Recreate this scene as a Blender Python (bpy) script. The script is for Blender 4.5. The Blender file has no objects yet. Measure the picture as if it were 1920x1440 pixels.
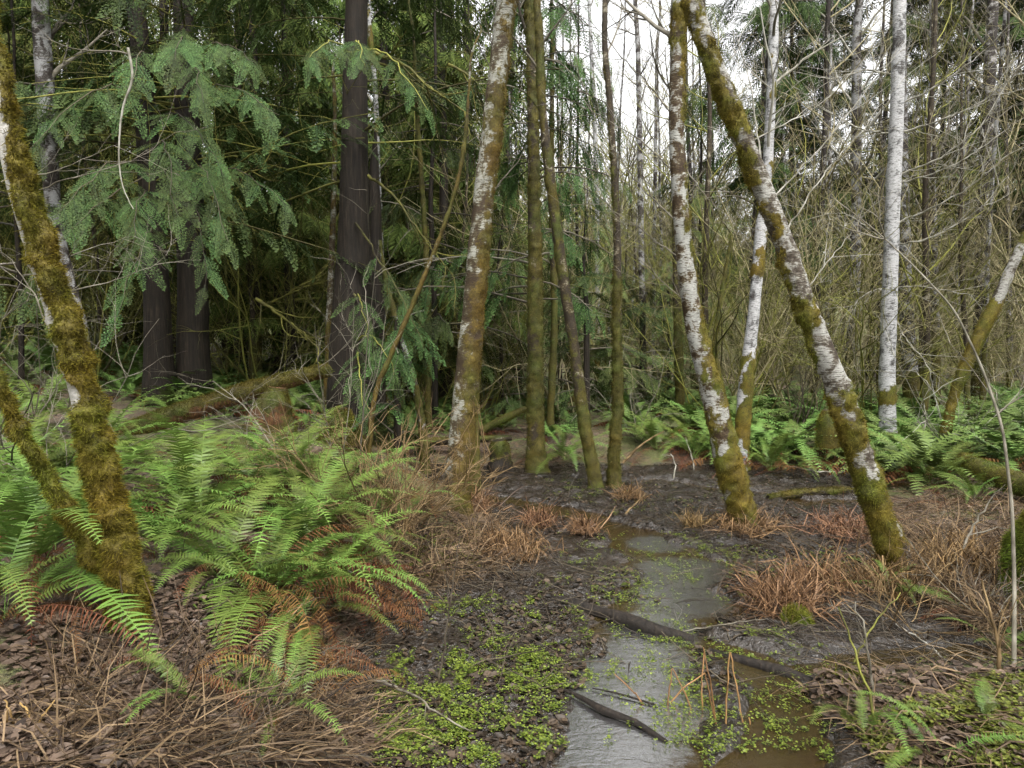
import bpy, math, random
import numpy as np
from mathutils import Vector, Matrix

scene = bpy.context.scene
COL = scene.collection
rad = math.radians

# ------------------------------------------------------------------ camera
F, CX, CY = 1280.0, 960.0, 720.0          # focal length and centre in photo pixels (1920 x 1440)
CAMZ, YH = 1.6, 650.0                     # eye height, photo row of the horizon
PITCH = math.atan((CY - YH) / F)
cam_d = bpy.data.cameras.new('camera')
cam_d.lens, cam_d.sensor_width, cam_d.sensor_fit = 24.0, 36.0, 'HORIZONTAL'
cam_d.clip_start, cam_d.clip_end = 0.05, 2000
cam = bpy.data.objects.new('camera', cam_d); COL.objects.link(cam)
cam.location = (0, 0, CAMZ); cam.rotation_euler = (math.pi / 2 - PITCH, 0, 0)
scene.camera = cam

# ------------------------------------------------------------------ sky, sun, exposure
world = bpy.data.worlds.new('World'); scene.world = world; world.use_nodes = True
wn = world.node_tree; wn.nodes.clear()
SUN_EL, SUN_AZ = 58.0, 165.0              # high soft sun behind the cloud layer, a little behind the camera
sky = wn.nodes.new('ShaderNodeTexSky'); sky.sky_type = 'NISHITA'; sky.sun_disc = False
sky.sun_elevation, sky.sun_rotation = rad(SUN_EL), rad(SUN_AZ)
sky.air_density, sky.dust_density, sky.ozone_density = 1.0, 4.0, 1.0
hsv = wn.nodes.new('ShaderNodeHueSaturation'); hsv.inputs['Saturation'].default_value = 0.03
bg = wn.nodes.new('ShaderNodeBackground'); bg.inputs['Strength'].default_value = 0.15
wo = wn.nodes.new('ShaderNodeOutputWorld')
wn.links.new(sky.outputs[0], hsv.inputs['Color']); wn.links.new(hsv.outputs[0], bg.inputs[0]); wn.links.new(bg.outputs[0], wo.inputs[0])
sun_d = bpy.data.lights.new('sun', 'SUN'); sun_d.energy = 1.2; sun_d.angle = rad(18); sun_d.color = (1.0, 0.95, 0.88)
sun = bpy.data.objects.new('sun', sun_d); COL.objects.link(sun)
_e, _a = rad(SUN_EL), rad(SUN_AZ)
_sd = Vector((math.sin(_a) * math.cos(_e), math.cos(_a) * math.cos(_e), math.sin(_e)))
sun.rotation_euler = _sd.to_track_quat('Z', 'Y').to_euler()
scene.view_settings.view_transform = 'Standard'; scene.view_settings.look = 'None'
scene.view_settings.gamma = 1.0; scene.view_settings.exposure = 1.85
scene.cycles.max_bounces = 4; scene.cycles.diffuse_bounces = 2; scene.cycles.glossy_bounces = 2
scene.cycles.transmission_bounces = 2; scene.cycles.transparent_max_bounces = 4
scene.cycles.use_denoising = True
scene.cycles.use_adaptive_sampling = True; scene.cycles.adaptive_threshold = 0.03; scene.cycles.sample_clamp_indirect = 2.5; scene.cycles.debug_use_spatial_splits = False

# ------------------------------------------------------------------ small maths
def sm(a, b, x):
    t = np.clip((np.asarray(x, float) - a) / (b - a), 0, 1); return t * t * (3 - 2 * t)
def nz(v): return v / np.maximum(np.linalg.norm(v, axis=-1, keepdims=True), 1e-9)
def _hash(i, j, k, seed):
    h = (i * 374761393 + j * 668265263 + k * 2147483647 + seed * 974634777) & 0xffffffff
    h = ((h ^ (h >> 13)) * 1274126177) & 0xffffffff
    return ((h ^ (h >> 16)) & 0xffff) / 65535.0
def vnoise(p, seed=0):
    p = np.asarray(p, float); i = np.floor(p).astype(np.int64); f = p - i; u = f * f * (3 - 2 * f)
    r = 0
    for a in (0, 1):
        for b in (0, 1):
            for c in (0, 1):
                w = (u[..., 0] if a else 1 - u[..., 0]) * (u[..., 1] if b else 1 - u[..., 1]) * (u[..., 2] if c else 1 - u[..., 2])
                r = r + w * _hash(i[..., 0] + a, i[..., 1] + b, i[..., 2] + c, seed)
    return r
def fbm(p, o=3, seed=0):
    r, a, s = 0, 0.5, 0
    for k in range(o):
        r = r + a * vnoise(np.asarray(p) * 2 ** k, seed + k * 17); s += a; a *= 0.5
    return r / s
def f2(x, y, fr, o=3, seed=0): return fbm(np.stack([x * fr, y * fr, np.zeros_like(x) + 3.7], -1), o, seed)

_cp, _sp = math.cos(PITCH), math.sin(PITCH)
def ray(px, py):
    a, b = (px - CX) / F, (CY - py) / F
    return np.array([a, _cp + b * _sp, -_sp + b * _cp])
def at(px, py, Y):                        # the point seen at a photo pixel at distance Y in front of the lens
    d = ray(px, py); return np.array([0, 0, CAMZ]) + d * (Y / d[1])
def flat(px, py, z=0.0):
    d = ray(px, py); return np.array([0, 0, CAMZ]) + d * ((z - CAMZ) / d[2])

# ------------------------------------------------------------------ the lie of the land
def _poly(pix): return np.array([flat(a, b)[:2] for a, b in pix])
CREEK = [(_poly([(860, 925), (980, 945), (1100, 972), (1200, 1012), (1275, 1060), (1275, 1120), (1220, 1180), (1200, 1250), (1185, 1330), (1170, 1440)]),
          [.16, .2, .24, .3, .42, .4, .34, .34, .36, .36], .10),
         (_poly([(1290, 1195), (1400, 1235), (1480, 1290), (1480, 1400), (1420, 1480)]), [.12, .16, .2, .22, .2], .09),
         (_poly([(1480, 1275), (1600, 1240), (1740, 1230), (1900, 1228), (2100, 1220)]), [.12, .12, .13, .12, .12], .09),
         (_poly([(1420, 925), (1520, 945), (1640, 938), (1760, 920)]), [.1, .16, .16, .1], .08),
         (_poly([(1150, 905), (1240, 902), (1340, 918)]), [.08, .12, .08], .07)]
def creek_depth(x, y):
    best = np.zeros_like(x); rough = (f2(x, y, 4.5, 4, 15) - .5) * 1.5
    for P, hw, dep in CREEK:
        for k in range(len(P) - 1):
            a, b = P[k], P[k + 1]; ab = b - a; L = float(ab @ ab)
            t = np.clip(((x - a[0]) * ab[0] + (y - a[1]) * ab[1]) / L, 0, 1)
            d = np.hypot(x - a[0] - t * ab[0], y - a[1] - t * ab[1]); w = hw[k] + (hw[k + 1] - hw[k]) * t
            best = np.maximum(best, dep * (1 - sm(0.45, 1.25, d / (w * .88) + rough)))
    return best
def edge_l(y): return np.interp(y, [0, 2.9, 3.7, 4.8, 5.8, 6.6, 8.2, 9.8, 12, 20, 60], [-.5, -.58, -.66, -.2, .1, -.25, -1.05, -1.4, -1.8, -2.4, -3])
def edge_r(y): return np.interp(y, [0, 3.3, 3.7, 4.8, 6.6, 8.2, 12], [2.6, 2.6, 2.3, 2.45, 3.4, 4.1, 5.5])
def bank(x, y):                            # 0 on the mud, 1 on the banks
    wob = (f2(x, y, 1.3, 2, 5) - .5) * .7
    l = sm(-.1, .35, edge_l(y) - x + wob); r = sm(-.1, .4, x - edge_r(y) + wob)
    b = sm(-.1, .5, y - 8.75 - .5 * wob); n = sm(0, .25, 3.28 - y + .3 * wob) * sm(1.25, 1.6, x + wob * .3)
    return np.maximum(np.maximum(l, r), np.maximum(b, n))
def gz(x, y):
    x = np.asarray(x, float); y = np.asarray(y, float)
    wob = (f2(x, y, 1.3, 2, 5) - .5) * .7
    dl = edge_l(y) - x + wob
    z = .30 * sm(0, .9, dl) + .12 * np.clip(dl - .7, 0, 12) + .05 * np.clip(y - 5, 0, 12) * sm(0, 2, dl)
    dr = x - edge_r(y) + wob
    z = np.maximum(z, .14 * sm(0, .8, dr) + .06 * np.clip(dr - .5, 0, 20))
    z = np.maximum(z, (.12 * sm(0, .4, 3.28 - y) ) * sm(1.25, 1.8, x + wob * .3))
    z = np.maximum(z, .26 * sm(0, 1.3, y - 8.75 - .5 * wob) + .03 * np.clip(y - 10, 0, 20))
    z = z + .18 * np.clip(y - 30, 0, 90) * sm(28, 45, y)
    bk = bank(x, y)
    z = z + bk * (f2(x, y, .9, 3, 21) - .5) * .22 + bk * (f2(x, y, 5, 2, 31) - .5) * .07
    z = z + .036 + (1 - bk) * ((f2(x, y, 2.2, 3, 41) - .5) * .08 + (f2(x, y, 9, 3, 43) - .5) * .09 + (f2(x, y, 24, 2, 44) - .5) * .03)
    return z - creek_depth(x, y) * (1 - .85 * bk)
def ground_hit(px, py):
    d = ray(px, py); o = np.array([0, 0, CAMZ]); t = np.linspace(1.0, 90, 6000)
    P = o + t[:, None] * d; below = P[:, 2] < gz(P[:, 0], P[:, 1])
    k = int(np.argmax(below)) if below.any() else len(t) - 1
    return P[k]
def on_ground(x, y): return np.array([x, y, float(gz(np.array([x]), np.array([y]))[0])])

# ------------------------------------------------------------------ mesh building
class Geo:
    def __init__(s): s.V, s.Q, s.T, s.A, s.n = [], [], [], {}, 0
    def add(s, V, Q=None, T=None, **attr):
        V = np.asarray(V, float).reshape(-1, 3); m = len(V)
        if Q is not None and len(Q): s.Q.append(np.asarray(Q).reshape(-1, 4) + s.n)
        if T is not None and len(T): s.T.append(np.asarray(T).reshape(-1, 3) + s.n)
        for k in set(attr) | set(s.A):
            s.A.setdefault(k, [np.zeros(s.n)] if s.n else [])
            a = attr.get(k, 0.0); s.A[k].append(np.broadcast_to(np.asarray(a, float).reshape(-1) if np.ndim(a) else a, (m,)))
        s.V.append(V); s.n += m; return s
    def arrays(s):
        return (np.concatenate(s.V), np.concatenate(s.Q) if s.Q else np.zeros((0, 4), int), np.concatenate(s.T) if s.T else np.zeros((0, 3), int),
                {k: np.concatenate(v) for k, v in s.A.items()})
    def mesh(s, name, mat, smooth=True):
        V, Q, T, A = s.arrays(); me = bpy.data.meshes.new(name)
        me.vertices.add(len(V)); me.vertices.foreach_set('co', V.astype(np.float32).ravel())
        lp = np.concatenate([Q.ravel(), T.ravel()]).astype(np.int32)
        st = np.concatenate([np.arange(len(Q)) * 4, len(Q) * 4 + np.arange(len(T)) * 3]).astype(np.int32)
        me.loops.add(len(lp)); me.loops.foreach_set('vertex_index', lp)
        me.polygons.add(len(st)); me.polygons.foreach_set('loop_start', st)
        me.update(calc_edges=True)
        if smooth: me.polygons.foreach_set('use_smooth', np.ones(len(st), bool))
        for k, a in A.items():
            at_ = me.attributes.new(k, 'FLOAT', 'POINT'); at_.data.foreach_set('value', a.astype(np.float32))
        me.materials.append(mat); me.update(); return me
def link(name, data, parent=None, loc=None, rot=None, scl=None):
    o = bpy.data.objects.new(name, data); COL.objects.link(o)
    if parent is not None: o.parent = parent
    if loc is not None: o.location = [float(c) for c in loc]
    if rot is not None: o.rotation_euler = rot
    if scl is not None: o.scale = (scl,) * 3 if np.isscalar(scl) else scl
    return o
def tag(o, label=None, cat=None, group=None, kind=None):
    for k, v in (('label', label), ('category', cat), ('group', group), ('kind', kind)):
        if v: o[k] = v
    return o
def thing(name, label, cat, loc, group=None, rot=None, scl=None):
    return tag(link(name, None, None, loc, rot, scl), label, cat, group)
def copy_tree(o, parent=None):
    c = o.copy(); COL.objects.link(c); c.parent = parent
    for ch in list(o.children): copy_tree(ch, c)
    return c

def tubes(P, R, sides):
    P = np.asarray(P, float); N, K = P.shape[:2]; R = np.broadcast_to(R, (N, K))
    t = nz(np.gradient(P, axis=1)); mt = nz(t.mean(1))
    ref = np.where(np.abs(mt[:, 2:3]) > .8, np.array([[1., 0, 0]]), np.array([[0, 0, 1.]]))[:, None, :]
    a = nz(np.cross(t, np.broadcast_to(ref, t.shape))); b = np.cross(t, a)
    th = np.arange(sides) * 2 * math.pi / sides
    V = P[:, :, None] + R[:, :, None, None] * (a[:, :, None] * np.cos(th)[None, None, :, None] + b[:, :, None] * np.sin(th)[None, None, :, None])
    i = np.arange(N)[:, None, None] * K * sides + np.arange(K - 1)[None, :, None] * sides
    j = np.arange(sides)[None, None, :]; jn = (j + 1) % sides
    Q = np.stack([i + j, i + jn, i + sides + jn, i + sides + j], -1).reshape(-1, 4)
    return V.reshape(-1, 3), Q
def grow(st, d, L, K, wob, up, rg):
    st = np.asarray(st, float); d = nz(np.asarray(d, float)); N = len(st); step = (np.broadcast_to(L, (N,)) / (K - 1))[:, None]
    pts = [st]; up = np.broadcast_to(np.asarray(up, float), (N,))
    for k in range(K - 1):
        d = d + rg.normal(0, wob, (N, 3)); d[:, 2] += up; d = nz(d); pts.append(pts[-1] + d * step)
    return np.stack(pts, 1)
def spawn(P, n, t0, t1, amin, amax, rg, even=False):
    N, K = P.shape[:2]; idx = np.repeat(np.arange(N), n)
    t = rg.uniform(t0, t1, N * n) if not even else np.tile(np.linspace(t0, t1, n), N) + rg.uniform(-.5, .5, N * n) * (t1 - t0) / n
    f = np.clip(t, 0, .999) * (K - 1); i = f.astype(int); fr = (f - i)[:, None]
    p = P[idx, i] * (1 - fr) + P[idx, i + 1] * fr; tg = nz(P[idx, i + 1] - P[idx, i])
    pr = nz(np.cross(tg, nz(rg.normal(0, 1, (N * n, 3))))); an = rg.uniform(amin, amax, N * n)[:, None]
    return p, tg * np.cos(an) + pr * np.sin(an), t, idx
def basis(y, n):                            # columns x, y, z with y along the leaf and z near n
    y = nz(y); x = nz(np.cross(y, n)); z = np.cross(x, y); return np.stack([x, y, z], -1)
def inst(V, M, p, s=1.0):                   # a shape copied into many frames
    s = np.broadcast_to(s, (len(p),))
    return (np.einsum('nij,vj->nvi', M, V) * s[:, None, None] + p[:, None]).reshape(-1, 3)
def rep(Fc, n, nv): return (np.asarray(Fc)[None] + (np.arange(n) * nv)[:, None, None]).reshape(-1, np.asarray(Fc).shape[1]) if len(Fc) else Fc
def smooth_path(P, ds, k=5):
    P = np.asarray(P, float); s = np.concatenate([[0], np.cumsum(np.linalg.norm(np.diff(P[:, :3], axis=0), axis=1))])
    n = max(int(s[-1] / ds), 4); u = np.linspace(0, s[-1], n + 1)
    O = np.stack([np.interp(u, s, P[:, c]) for c in range(P.shape[1])], -1)
    k = min(k, n // 3)
    if k > 0:
        pad = np.concatenate([2 * O[:1] - O[1:k + 1][::-1], O, 2 * O[-1:] - O[-k - 1:-1][::-1]]); w = np.hanning(2 * k + 3)[1:-1]; w /= w.sum()
        O = np.stack([np.convolve(pad[:, c], w, 'valid') for c in range(P.shape[1])], -1)
    return O

# ------------------------------------------------------------------ materials
class NT:
    def __init__(s, name):
        s.m = bpy.data.materials.new(name); s.m.use_nodes = True; s.t = s.m.node_tree
        s.b = s.t.nodes['Principled BSDF']; s.o = s.t.nodes['Material Output']
    def n(s, ty, **kw):
        x = s.t.nodes.new('ShaderNode' + ty)
        for k, v in kw.items():
            if hasattr(x, k) and not k[0].isupper(): setattr(x, k, v)
            else: x.inputs[k.replace('_', ' ')].default_value = v
        return x
    def l(s, a, b): s.t.links.new(a, b); return s
    def coord(s, scale=(1, 1, 1), kind='Object'):
        c = s.n('TexCoord'); mp = s.n('Mapping'); mp.inputs['Scale'].default_value = scale; s.l(c.outputs[kind], mp.inputs['Vector']); return mp.outputs[0]
    def noise(s, vec, scale, detail=3, rough=.6, dist=0.0):
        x = s.n('TexNoise'); x.inputs['Scale'].default_value = scale; x.inputs['Detail'].default_value = detail
        x.inputs['Roughness'].default_value = rough; x.inputs['Distortion'].default_value = dist
        if vec is not None: s.l(vec, x.inputs['Vector'])
        return x.outputs['Fac']
    def ramp(s, fac, stops, interp='LINEAR'):
        r = s.n('ValToRGB'); r.color_ramp.interpolation = interp; e = r.color_ramp.elements
        while len(e) < len(stops): e.new(0.5)
        for el, (p, c) in zip(e, stops): el.position = p; el.color = (*c, 1) if np.ndim(c) else (c, c, c, 1)
        s.l(fac, r.inputs[0]); return r.outputs[0]
    def mix(s, fac, a, b, mode='MIX'):
        x = s.n('Mix', data_type='RGBA', blend_type=mode)
        for sock, v in ((x.inputs[0], fac), (x.inputs[6], a), (x.inputs[7], b)):
            if isinstance(v, (int, float)): sock.default_value = v
            elif isinstance(v, tuple): sock.default_value = (*v, 1)
            else: s.l(v, sock)
        return x.outputs[2]
    def math(s, op, a, b=0.5, clamp=False):
        x = s.n('Math', operation=op, use_clamp=clamp)
        for sock, v in ((x.inputs[0], a), (x.inputs[1], b)):
            if isinstance(v, (int, float)): sock.default_value = v
            else: s.l(v, sock)
        return x.outputs[0]
    def attr(s, name): a = s.n('Attribute', attribute_name=name); return a.outputs['Fac']
    def rnd(s): return s.n('ObjectInfo').outputs['Random']
    def bump(s, h, strength, dist=.02):
        b = s.n('Bump'); b.inputs['Strength'].default_value = strength; b.inputs['Distance'].default_value = dist
        s.l(h, b.inputs['Height']); s.l(b.outputs[0], s.b.inputs['Normal']); return s
    def base(s, c, rough=.6, spec=.3):
        if isinstance(c, tuple): s.b.inputs['Base Color'].default_value = (*c, 1)
        else: s.l(c, s.b.inputs['Base Color'])
        if isinstance(rough, (int, float)): s.b.inputs['Roughness'].default_value = rough
        else: s.l(rough, s.b.inputs['Roughness'])
        s.b.inputs['Specular IOR Level'].default_value = spec; return s

def leaf_mat(name, dark, light, rough=.5, spec=.35, transl=.25, var=.5, pos=(0.0, 1.0)):
    s = NT(name); c = s.ramp(s.attr('tint'), [(pos[0], dark), (pos[1], light)])
    if var:
        h = s.n('HueSaturation'); s.l(c, h.inputs['Color'])
        s.l(s.math('ADD', s.math('MULTIPLY', s.rnd(), var), 1 - var / 2), h.inputs['Value'])
        s.l(s.math('ADD', s.math('MULTIPLY', s.rnd(), .05), .475), h.inputs['Hue']); c = h.outputs[0]
    s.base(c, rough, spec)
    if transl:
        t = s.n('BsdfTranslucent'); s.l(c, t.inputs[0]); x = s.n('MixShader'); x.inputs[0].default_value = transl
        s.l(s.b.outputs[0], x.inputs[1]); s.l(t.outputs[0], x.inputs[2]); s.l(x.outputs[0], s.o.inputs[0])
    return s.m

MOSS_GOLD = ((.024, .018, .004), (.110, .090, .011), (.29, .265, .035))
MOSS_GREEN = ((.020, .018, .004), (.075, .068, .012), (.19, .18, .026))
MOSS_BRIGHT = ((.03, .032, .005), (.10, .11, .014), (.24, .26, .035))
MOSS_BROWN = ((.026, .018, .004), (.085, .062, .011), (.22, .175, .026))
def moss_mat(name, pal):
    s = NT(name); v = s.coord()
    n = s.noise(v, 7, 3); f = s.math('ADD', s.math('MULTIPLY', n, .45), s.math('MULTIPLY', s.attr('tint'), .6))
    c = s.ramp(f, [(.22, pal[0]), (.5, pal[1]), (.82, pal[2])]); c = s.mix(1.0, c, s.ramp(s.noise(v, 2.6, 3), [(.36, (1.06, .92, .8)), (.5, (1., 1., 1.)), (.64, (.8, 1.06, .9))]), 'MULTIPLY'); s.base(c, .8, .15)
    t = s.n('BsdfTranslucent'); s.l(c, t.inputs[0]); x = s.n('MixShader'); x.inputs[0].default_value = .25
    s.l(s.b.outputs[0], x.inputs[1]); s.l(t.outputs[0], x.inputs[2]); s.l(x.outputs[0], s.o.inputs[0])
    return s.m

def bark_mat(name, dark, mid, pale, cover, pal, flecks=1.0, fib=False):
    """cover: share of the bark that is pale; pal: moss colours used where the moss attribute is high"""
    s = NT(name); v = s.coord(); vh = s.coord((1, 1, 3.5))
    if fib:
        vf = s.coord((1, 1, .06)); n1 = s.noise(vf, 45, 4, .65); n2 = s.noise(v, 2.5, 3)
        c = s.ramp(n1, [(.3, dark), (.55, mid), (.8, pale)])
        c = s.mix(s.math('MULTIPLY', s.ramp(n2, [(.5, 0.), (.75, 1.)]), .6), c, dark); hgt = n1
    else:
        n1 = s.noise(v, 6, 5, .65, .4); n2 = s.noise(vh, 30, 4, .7)
        f = s.math('ADD', s.math('MULTIPLY', n1, .7), s.math('MULTIPLY', n2, .3))
        e = .62 - .3 * cover
        c = s.ramp(f, [(e - .06, dark), (e, mid), (e + .035, pale), (.9, tuple(min(1, q * 1.15) for q in pale))])
        ln = s.noise(s.coord((1, 1, 7)), 16, 3, .6); lf = s.ramp(ln, [(.60 - .05 * (flecks >= 1), 0.), (.66 - .05 * (flecks >= 1), 1.)])
        c = s.mix(s.math('MULTIPLY', lf, .8 * flecks), c, dark); hgt = f
        c = s.mix(1.0, c, s.ramp(s.noise(s.coord((1, 1, 2.2)), 55, 4, .75), [(.3, .55), (.6, 1.)]), 'MULTIPLY')
    m = s.attr('moss'); nm = s.noise(v, 22, 4, .7)
    mf = s.ramp(s.math('ADD', m, s.math('MULTIPLY', s.math('SUBTRACT', nm, .5), 1.3)), [(.42, 0.), (.58, 1.)])
    mc = s.ramp(s.math('ADD', s.math('MULTIPLY', s.noise(v, 9, 4), .5), s.math('MULTIPLY', s.noise(v, 60, 3, .7), .5)), [(.35, pal[0]), (.6, pal[1]), (.85, pal[2])])
    mc = s.mix(1.0, mc, s.ramp(s.noise(v, 2.6, 3), [(.36, (1.06, .92, .8)), (.5, (1., 1., 1.)), (.64, (.8, 1.06, .9))]), 'MULTIPLY'); c = s.mix(mf, c, mc)
    s.base(c, .75, .25); hh = s.math('ADD', hgt, s.math('MULTIPLY', nm, .8)); s.bump(hh, .7, .012)
    return s.m

BK_ALDER = bark_mat('alder_bark', (.035, .025, .016), (.115, .10, .078), (.29, .285, .26), .42, MOSS_GOLD, 1.0)
BK_LEFT = bark_mat('pale_mossy_bark', (.08, .055, .03), (.22, .205, .17), (.36, .35, .32), .7, MOSS_GOLD, .5)
BK_RED = bark_mat('red_mottled_bark', (.032, .019, .009), (.080, .056, .024), (.29, .29, .265), .42, MOSS_GOLD, 1.0)
BK_CENTRE = bark_mat('lichen_bark', (.035, .022, .011), (.080, .066, .034), (.245, .245, .21), .38, MOSS_BROWN, 1.0)
BK_BIRCH = bark_mat('white_birch_bark', (.045, .04, .036), (.15, .15, .15), (.36, .36, .36), .60, MOSS_GOLD, 1.0)
BK_GREY = bark_mat('grey_flecked_bark', (.028, .022, .019), (.075, .066, .058), (.28, .28, .28), .40, MOSS_GREEN, .8)
BK_DARK = bark_mat('dark_flecked_bark', (.022, .017, .014), (.06, .05, .042), (.30, .29, .28), .22, MOSS_GREEN, .8)
BK_MOSSY = bark_mat('moss_covered_bark', (.03, .022, .013), (.08, .06, .03), (.24, .22, .17), .15, MOSS_GREEN, .4)
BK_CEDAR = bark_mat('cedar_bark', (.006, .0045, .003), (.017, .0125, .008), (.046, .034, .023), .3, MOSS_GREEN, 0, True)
BK_ROT = bark_mat('rotten_red_wood', (.028, .013, .007), (.09, .042, .018), (.21, .10, .042), .3, MOSS_GREEN, 0, True)
BK_WET = bark_mat('wet_black_wood', (.005, .004, .003), (.016, .012, .009), (.060, .045, .030), .3, MOSS_GREEN, 0, True)
MS_GOLD = moss_mat('golden_moss', MOSS_GOLD); MS_GREEN = moss_mat('green_moss', MOSS_GREEN)
MS_BRIGHT = moss_mat('bright_moss', MOSS_BRIGHT); MS_BROWN = moss_mat('brown_moss', MOSS_BROWN)

def twig_mat(name, a, b, c, rough=.7):
    s = NT(name); f = s.math('ADD', s.math('MULTIPLY', s.noise(s.coord(), 12, 3), .5), s.math('MULTIPLY', s.attr('tint'), .5))
    s.base(s.ramp(f, [(.25, a), (.5, b), (.8, c)]), rough, .2); return s.m
TW_GREY = twig_mat('grey_twig', (.035, .030, .021), (.105, .094, .070), (.23, .21, .17))
TW_LIMB = twig_mat('mossy_limb', (.018, .015, .006), (.055, .052, .012), (.13, .125, .025))
TW_PALE = twig_mat('pale_twig', (.06, .054, .036), (.19, .18, .145), (.40, .385, .34))
TW_MOSSY = twig_mat('mossy_twig', (.035, .030, .012), (.10, .10, .024), (.23, .23, .05))
TW_ORANGE = twig_mat('orange_twig', (.042, .026, .012), (.115, .076, .034), (.25, .175, .090))
TW_DARK = twig_mat('dark_twig', (.018, .014, .010), (.045, .035, .025), (.09, .075, .05))
TW_FAR = twig_mat('winter_twig', (.075, .062, .032), (.19, .165, .085), (.36, .32, .19))

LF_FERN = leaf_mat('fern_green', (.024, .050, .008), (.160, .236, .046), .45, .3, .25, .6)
LF_FERN_FAR = leaf_mat('fern_green_far', (.030, .062, .011), (.135, .205, .048), .5, .25, 0, .6)  # flatter green range for the distant clumps, no translucency
LF_FERN_DEAD = leaf_mat('fern_dead', (.040, .017, .008), (.20, .090, .036), .7, .15, .15, .6)
LF_CEDAR = leaf_mat('cedar_spray_green', (.007, .018, .005), (.085, .135, .040), .6, .12, .2, .7)
LF_CEDAR_PALE = leaf_mat('young_cedar_green', (.032, .055, .016), (.14, .18, .060), .65, .1, .2, .4)
LF_CEDAR_FAR = leaf_mat('cedar_crown_green', (.016, .028, .006), (.095, .125, .028), .7, .06, 0, .6)
LF_FIR = leaf_mat('fir_needle_green', (.011, .020, .006), (.050, .070, .019), .7, .06, 0, .5)
LF_CRESS = leaf_mat('cress_green', (.030, .055, .007), (.21, .265, .038), .45, .35, .3, 0)
LF_GRASS = leaf_mat('dead_grass', (.026, .015, .009), (.235, .163, .092), .6, .25, .15, 0, (.1, 1.1))
LF_STRAW = leaf_mat('pale_straw', (.030, .015, .006), (.285, .180, .080), .55, .3, .15, .2)
LF_RUSH = leaf_mat('dead_rush', (.06, .025, .01), (.34, .19, .08), .55, .3, .1, .2)
LF_LITTER = leaf_mat('leaf_litter', (.022, .014, .010), (.15, .105, .075), .5, .35, .1, 0)
LF_SODDEN = leaf_mat('sodden_leaf', (.008, .006, .004), (.070, .048, .030), .55, .3, 0, 0)
LF_HERB = leaf_mat('herb_green', (.045, .06, .010), (.21, .25, .045), .45, .35, .3, .3)
LF_BRUSH = leaf_mat('distant_brush', (.09, .075, .045), (.26, .24, .12), .7, .15, .3, .4)
LF_WITHERED = leaf_mat('withered_leaf', (.10, .035, .014), (.26, .10, .04), .6, .2, .2, .3)

def ground_material():
    s = NT('forest_floor'); v = s.coord()
    n1 = s.noise(v, 3, 5, .65); n2 = s.noise(v, 22, 4, .7); n3 = s.noise(v, 90, 3, .7)
    mud = s.ramp(s.math('ADD', s.math('MULTIPLY', n1, .4), s.math('MULTIPLY', n2, .6)), [(.35, (.008, .006, .004)), (.55, (.021, .015, .010)), (.75, (.055, .040, .027))])
    vo = s.n('TexVoronoi'); vo.inputs['Scale'].default_value = 26; s.l(v, vo.inputs['Vector'])
    lit = s.ramp(s.math('ADD', s.math('MULTIPLY', vo.outputs['Distance'], .6), s.math('MULTIPLY', n3, .5)), [(.25, (.022, .014, .009)), (.5, (.07, .044, .026)), (.8, (.15, .095, .055))])
    mossc = s.ramp(n3, [(.3, (.03, .035, .008)), (.6, (.10, .11, .02)), (.85, (.20, .22, .035))])
    dry = s.mix(s.ramp(s.math('ADD', s.attr('green'), s.math('SUBTRACT', n1, .5)), [(.45, 0.), (.6, 1.)]), lit, mossc)
    bf = s.ramp(s.math('ADD', s.attr('bank'), s.math('MULTIPLY', s.math('SUBTRACT', n2, .5), .8)), [(.35, 0.), (.65, 1.)])
    c = s.mix(bf, mud, dry)
    wet = s.ramp(s.math('ADD', s.math('MULTIPLY', n1, .6), s.math('MULTIPLY', n2, .4)), [(.40, .07), (.62, .38)])
    r = s.mix(bf, wet, (.85, .85, .85)); s.base(c, r, .75)
    s.bump(s.math('ADD', n2, s.math('MULTIPLY', n3, s.math('ADD', s.math('MULTIPLY', bf, .5), .12))), 1.0, .03); return s.m
def water_material():
    s = NT('shallow_water'); v = s.coord((1, 1, 1))
    a = s.noise(s.coord((1, 2.4, 1)), 9, 3, .6, 1.0); b = s.noise(s.coord((1, 2.0, 1)), 40, 3, .6, .8)
    big = s.noise(v, 2.2, 3)
    c = s.ramp(big, [(.35, (.024, .014, .005)), (.6, (.030, .022, .008)), (.8, (.016, .014, .010))]); st_ = s.math('ADD', s.math('MULTIPLY', s.noise(s.coord((1, 2.2, 1)), 9, 4, .7, 1.2), .5), s.math('MULTIPLY', s.noise(s.coord((1, 2.6, 1)), 34, 4, .75, 2.0), .5))
    film = s.ramp(s.math('ADD', s.attr('film'), s.math('MULTIPLY', s.math('SUBTRACT', st_, .5), 2.6)), [(.42, 0.), (.66, 1.)]); c = s.mix(film, c, (.035, .034, .034))
    s.base(c, s.math('ADD', s.math('MULTIPLY', film, .09), .02), .6); s.l(s.math('ADD', s.math('MULTIPLY', film, 2.9), 1.36), s.b.inputs['IOR'])
    s.bump(s.math('ADD', a, s.math('MULTIPLY', b, .35)), .32, .010); return s.m
GROUND_M, WATER_M = ground_material(), water_material()

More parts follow.
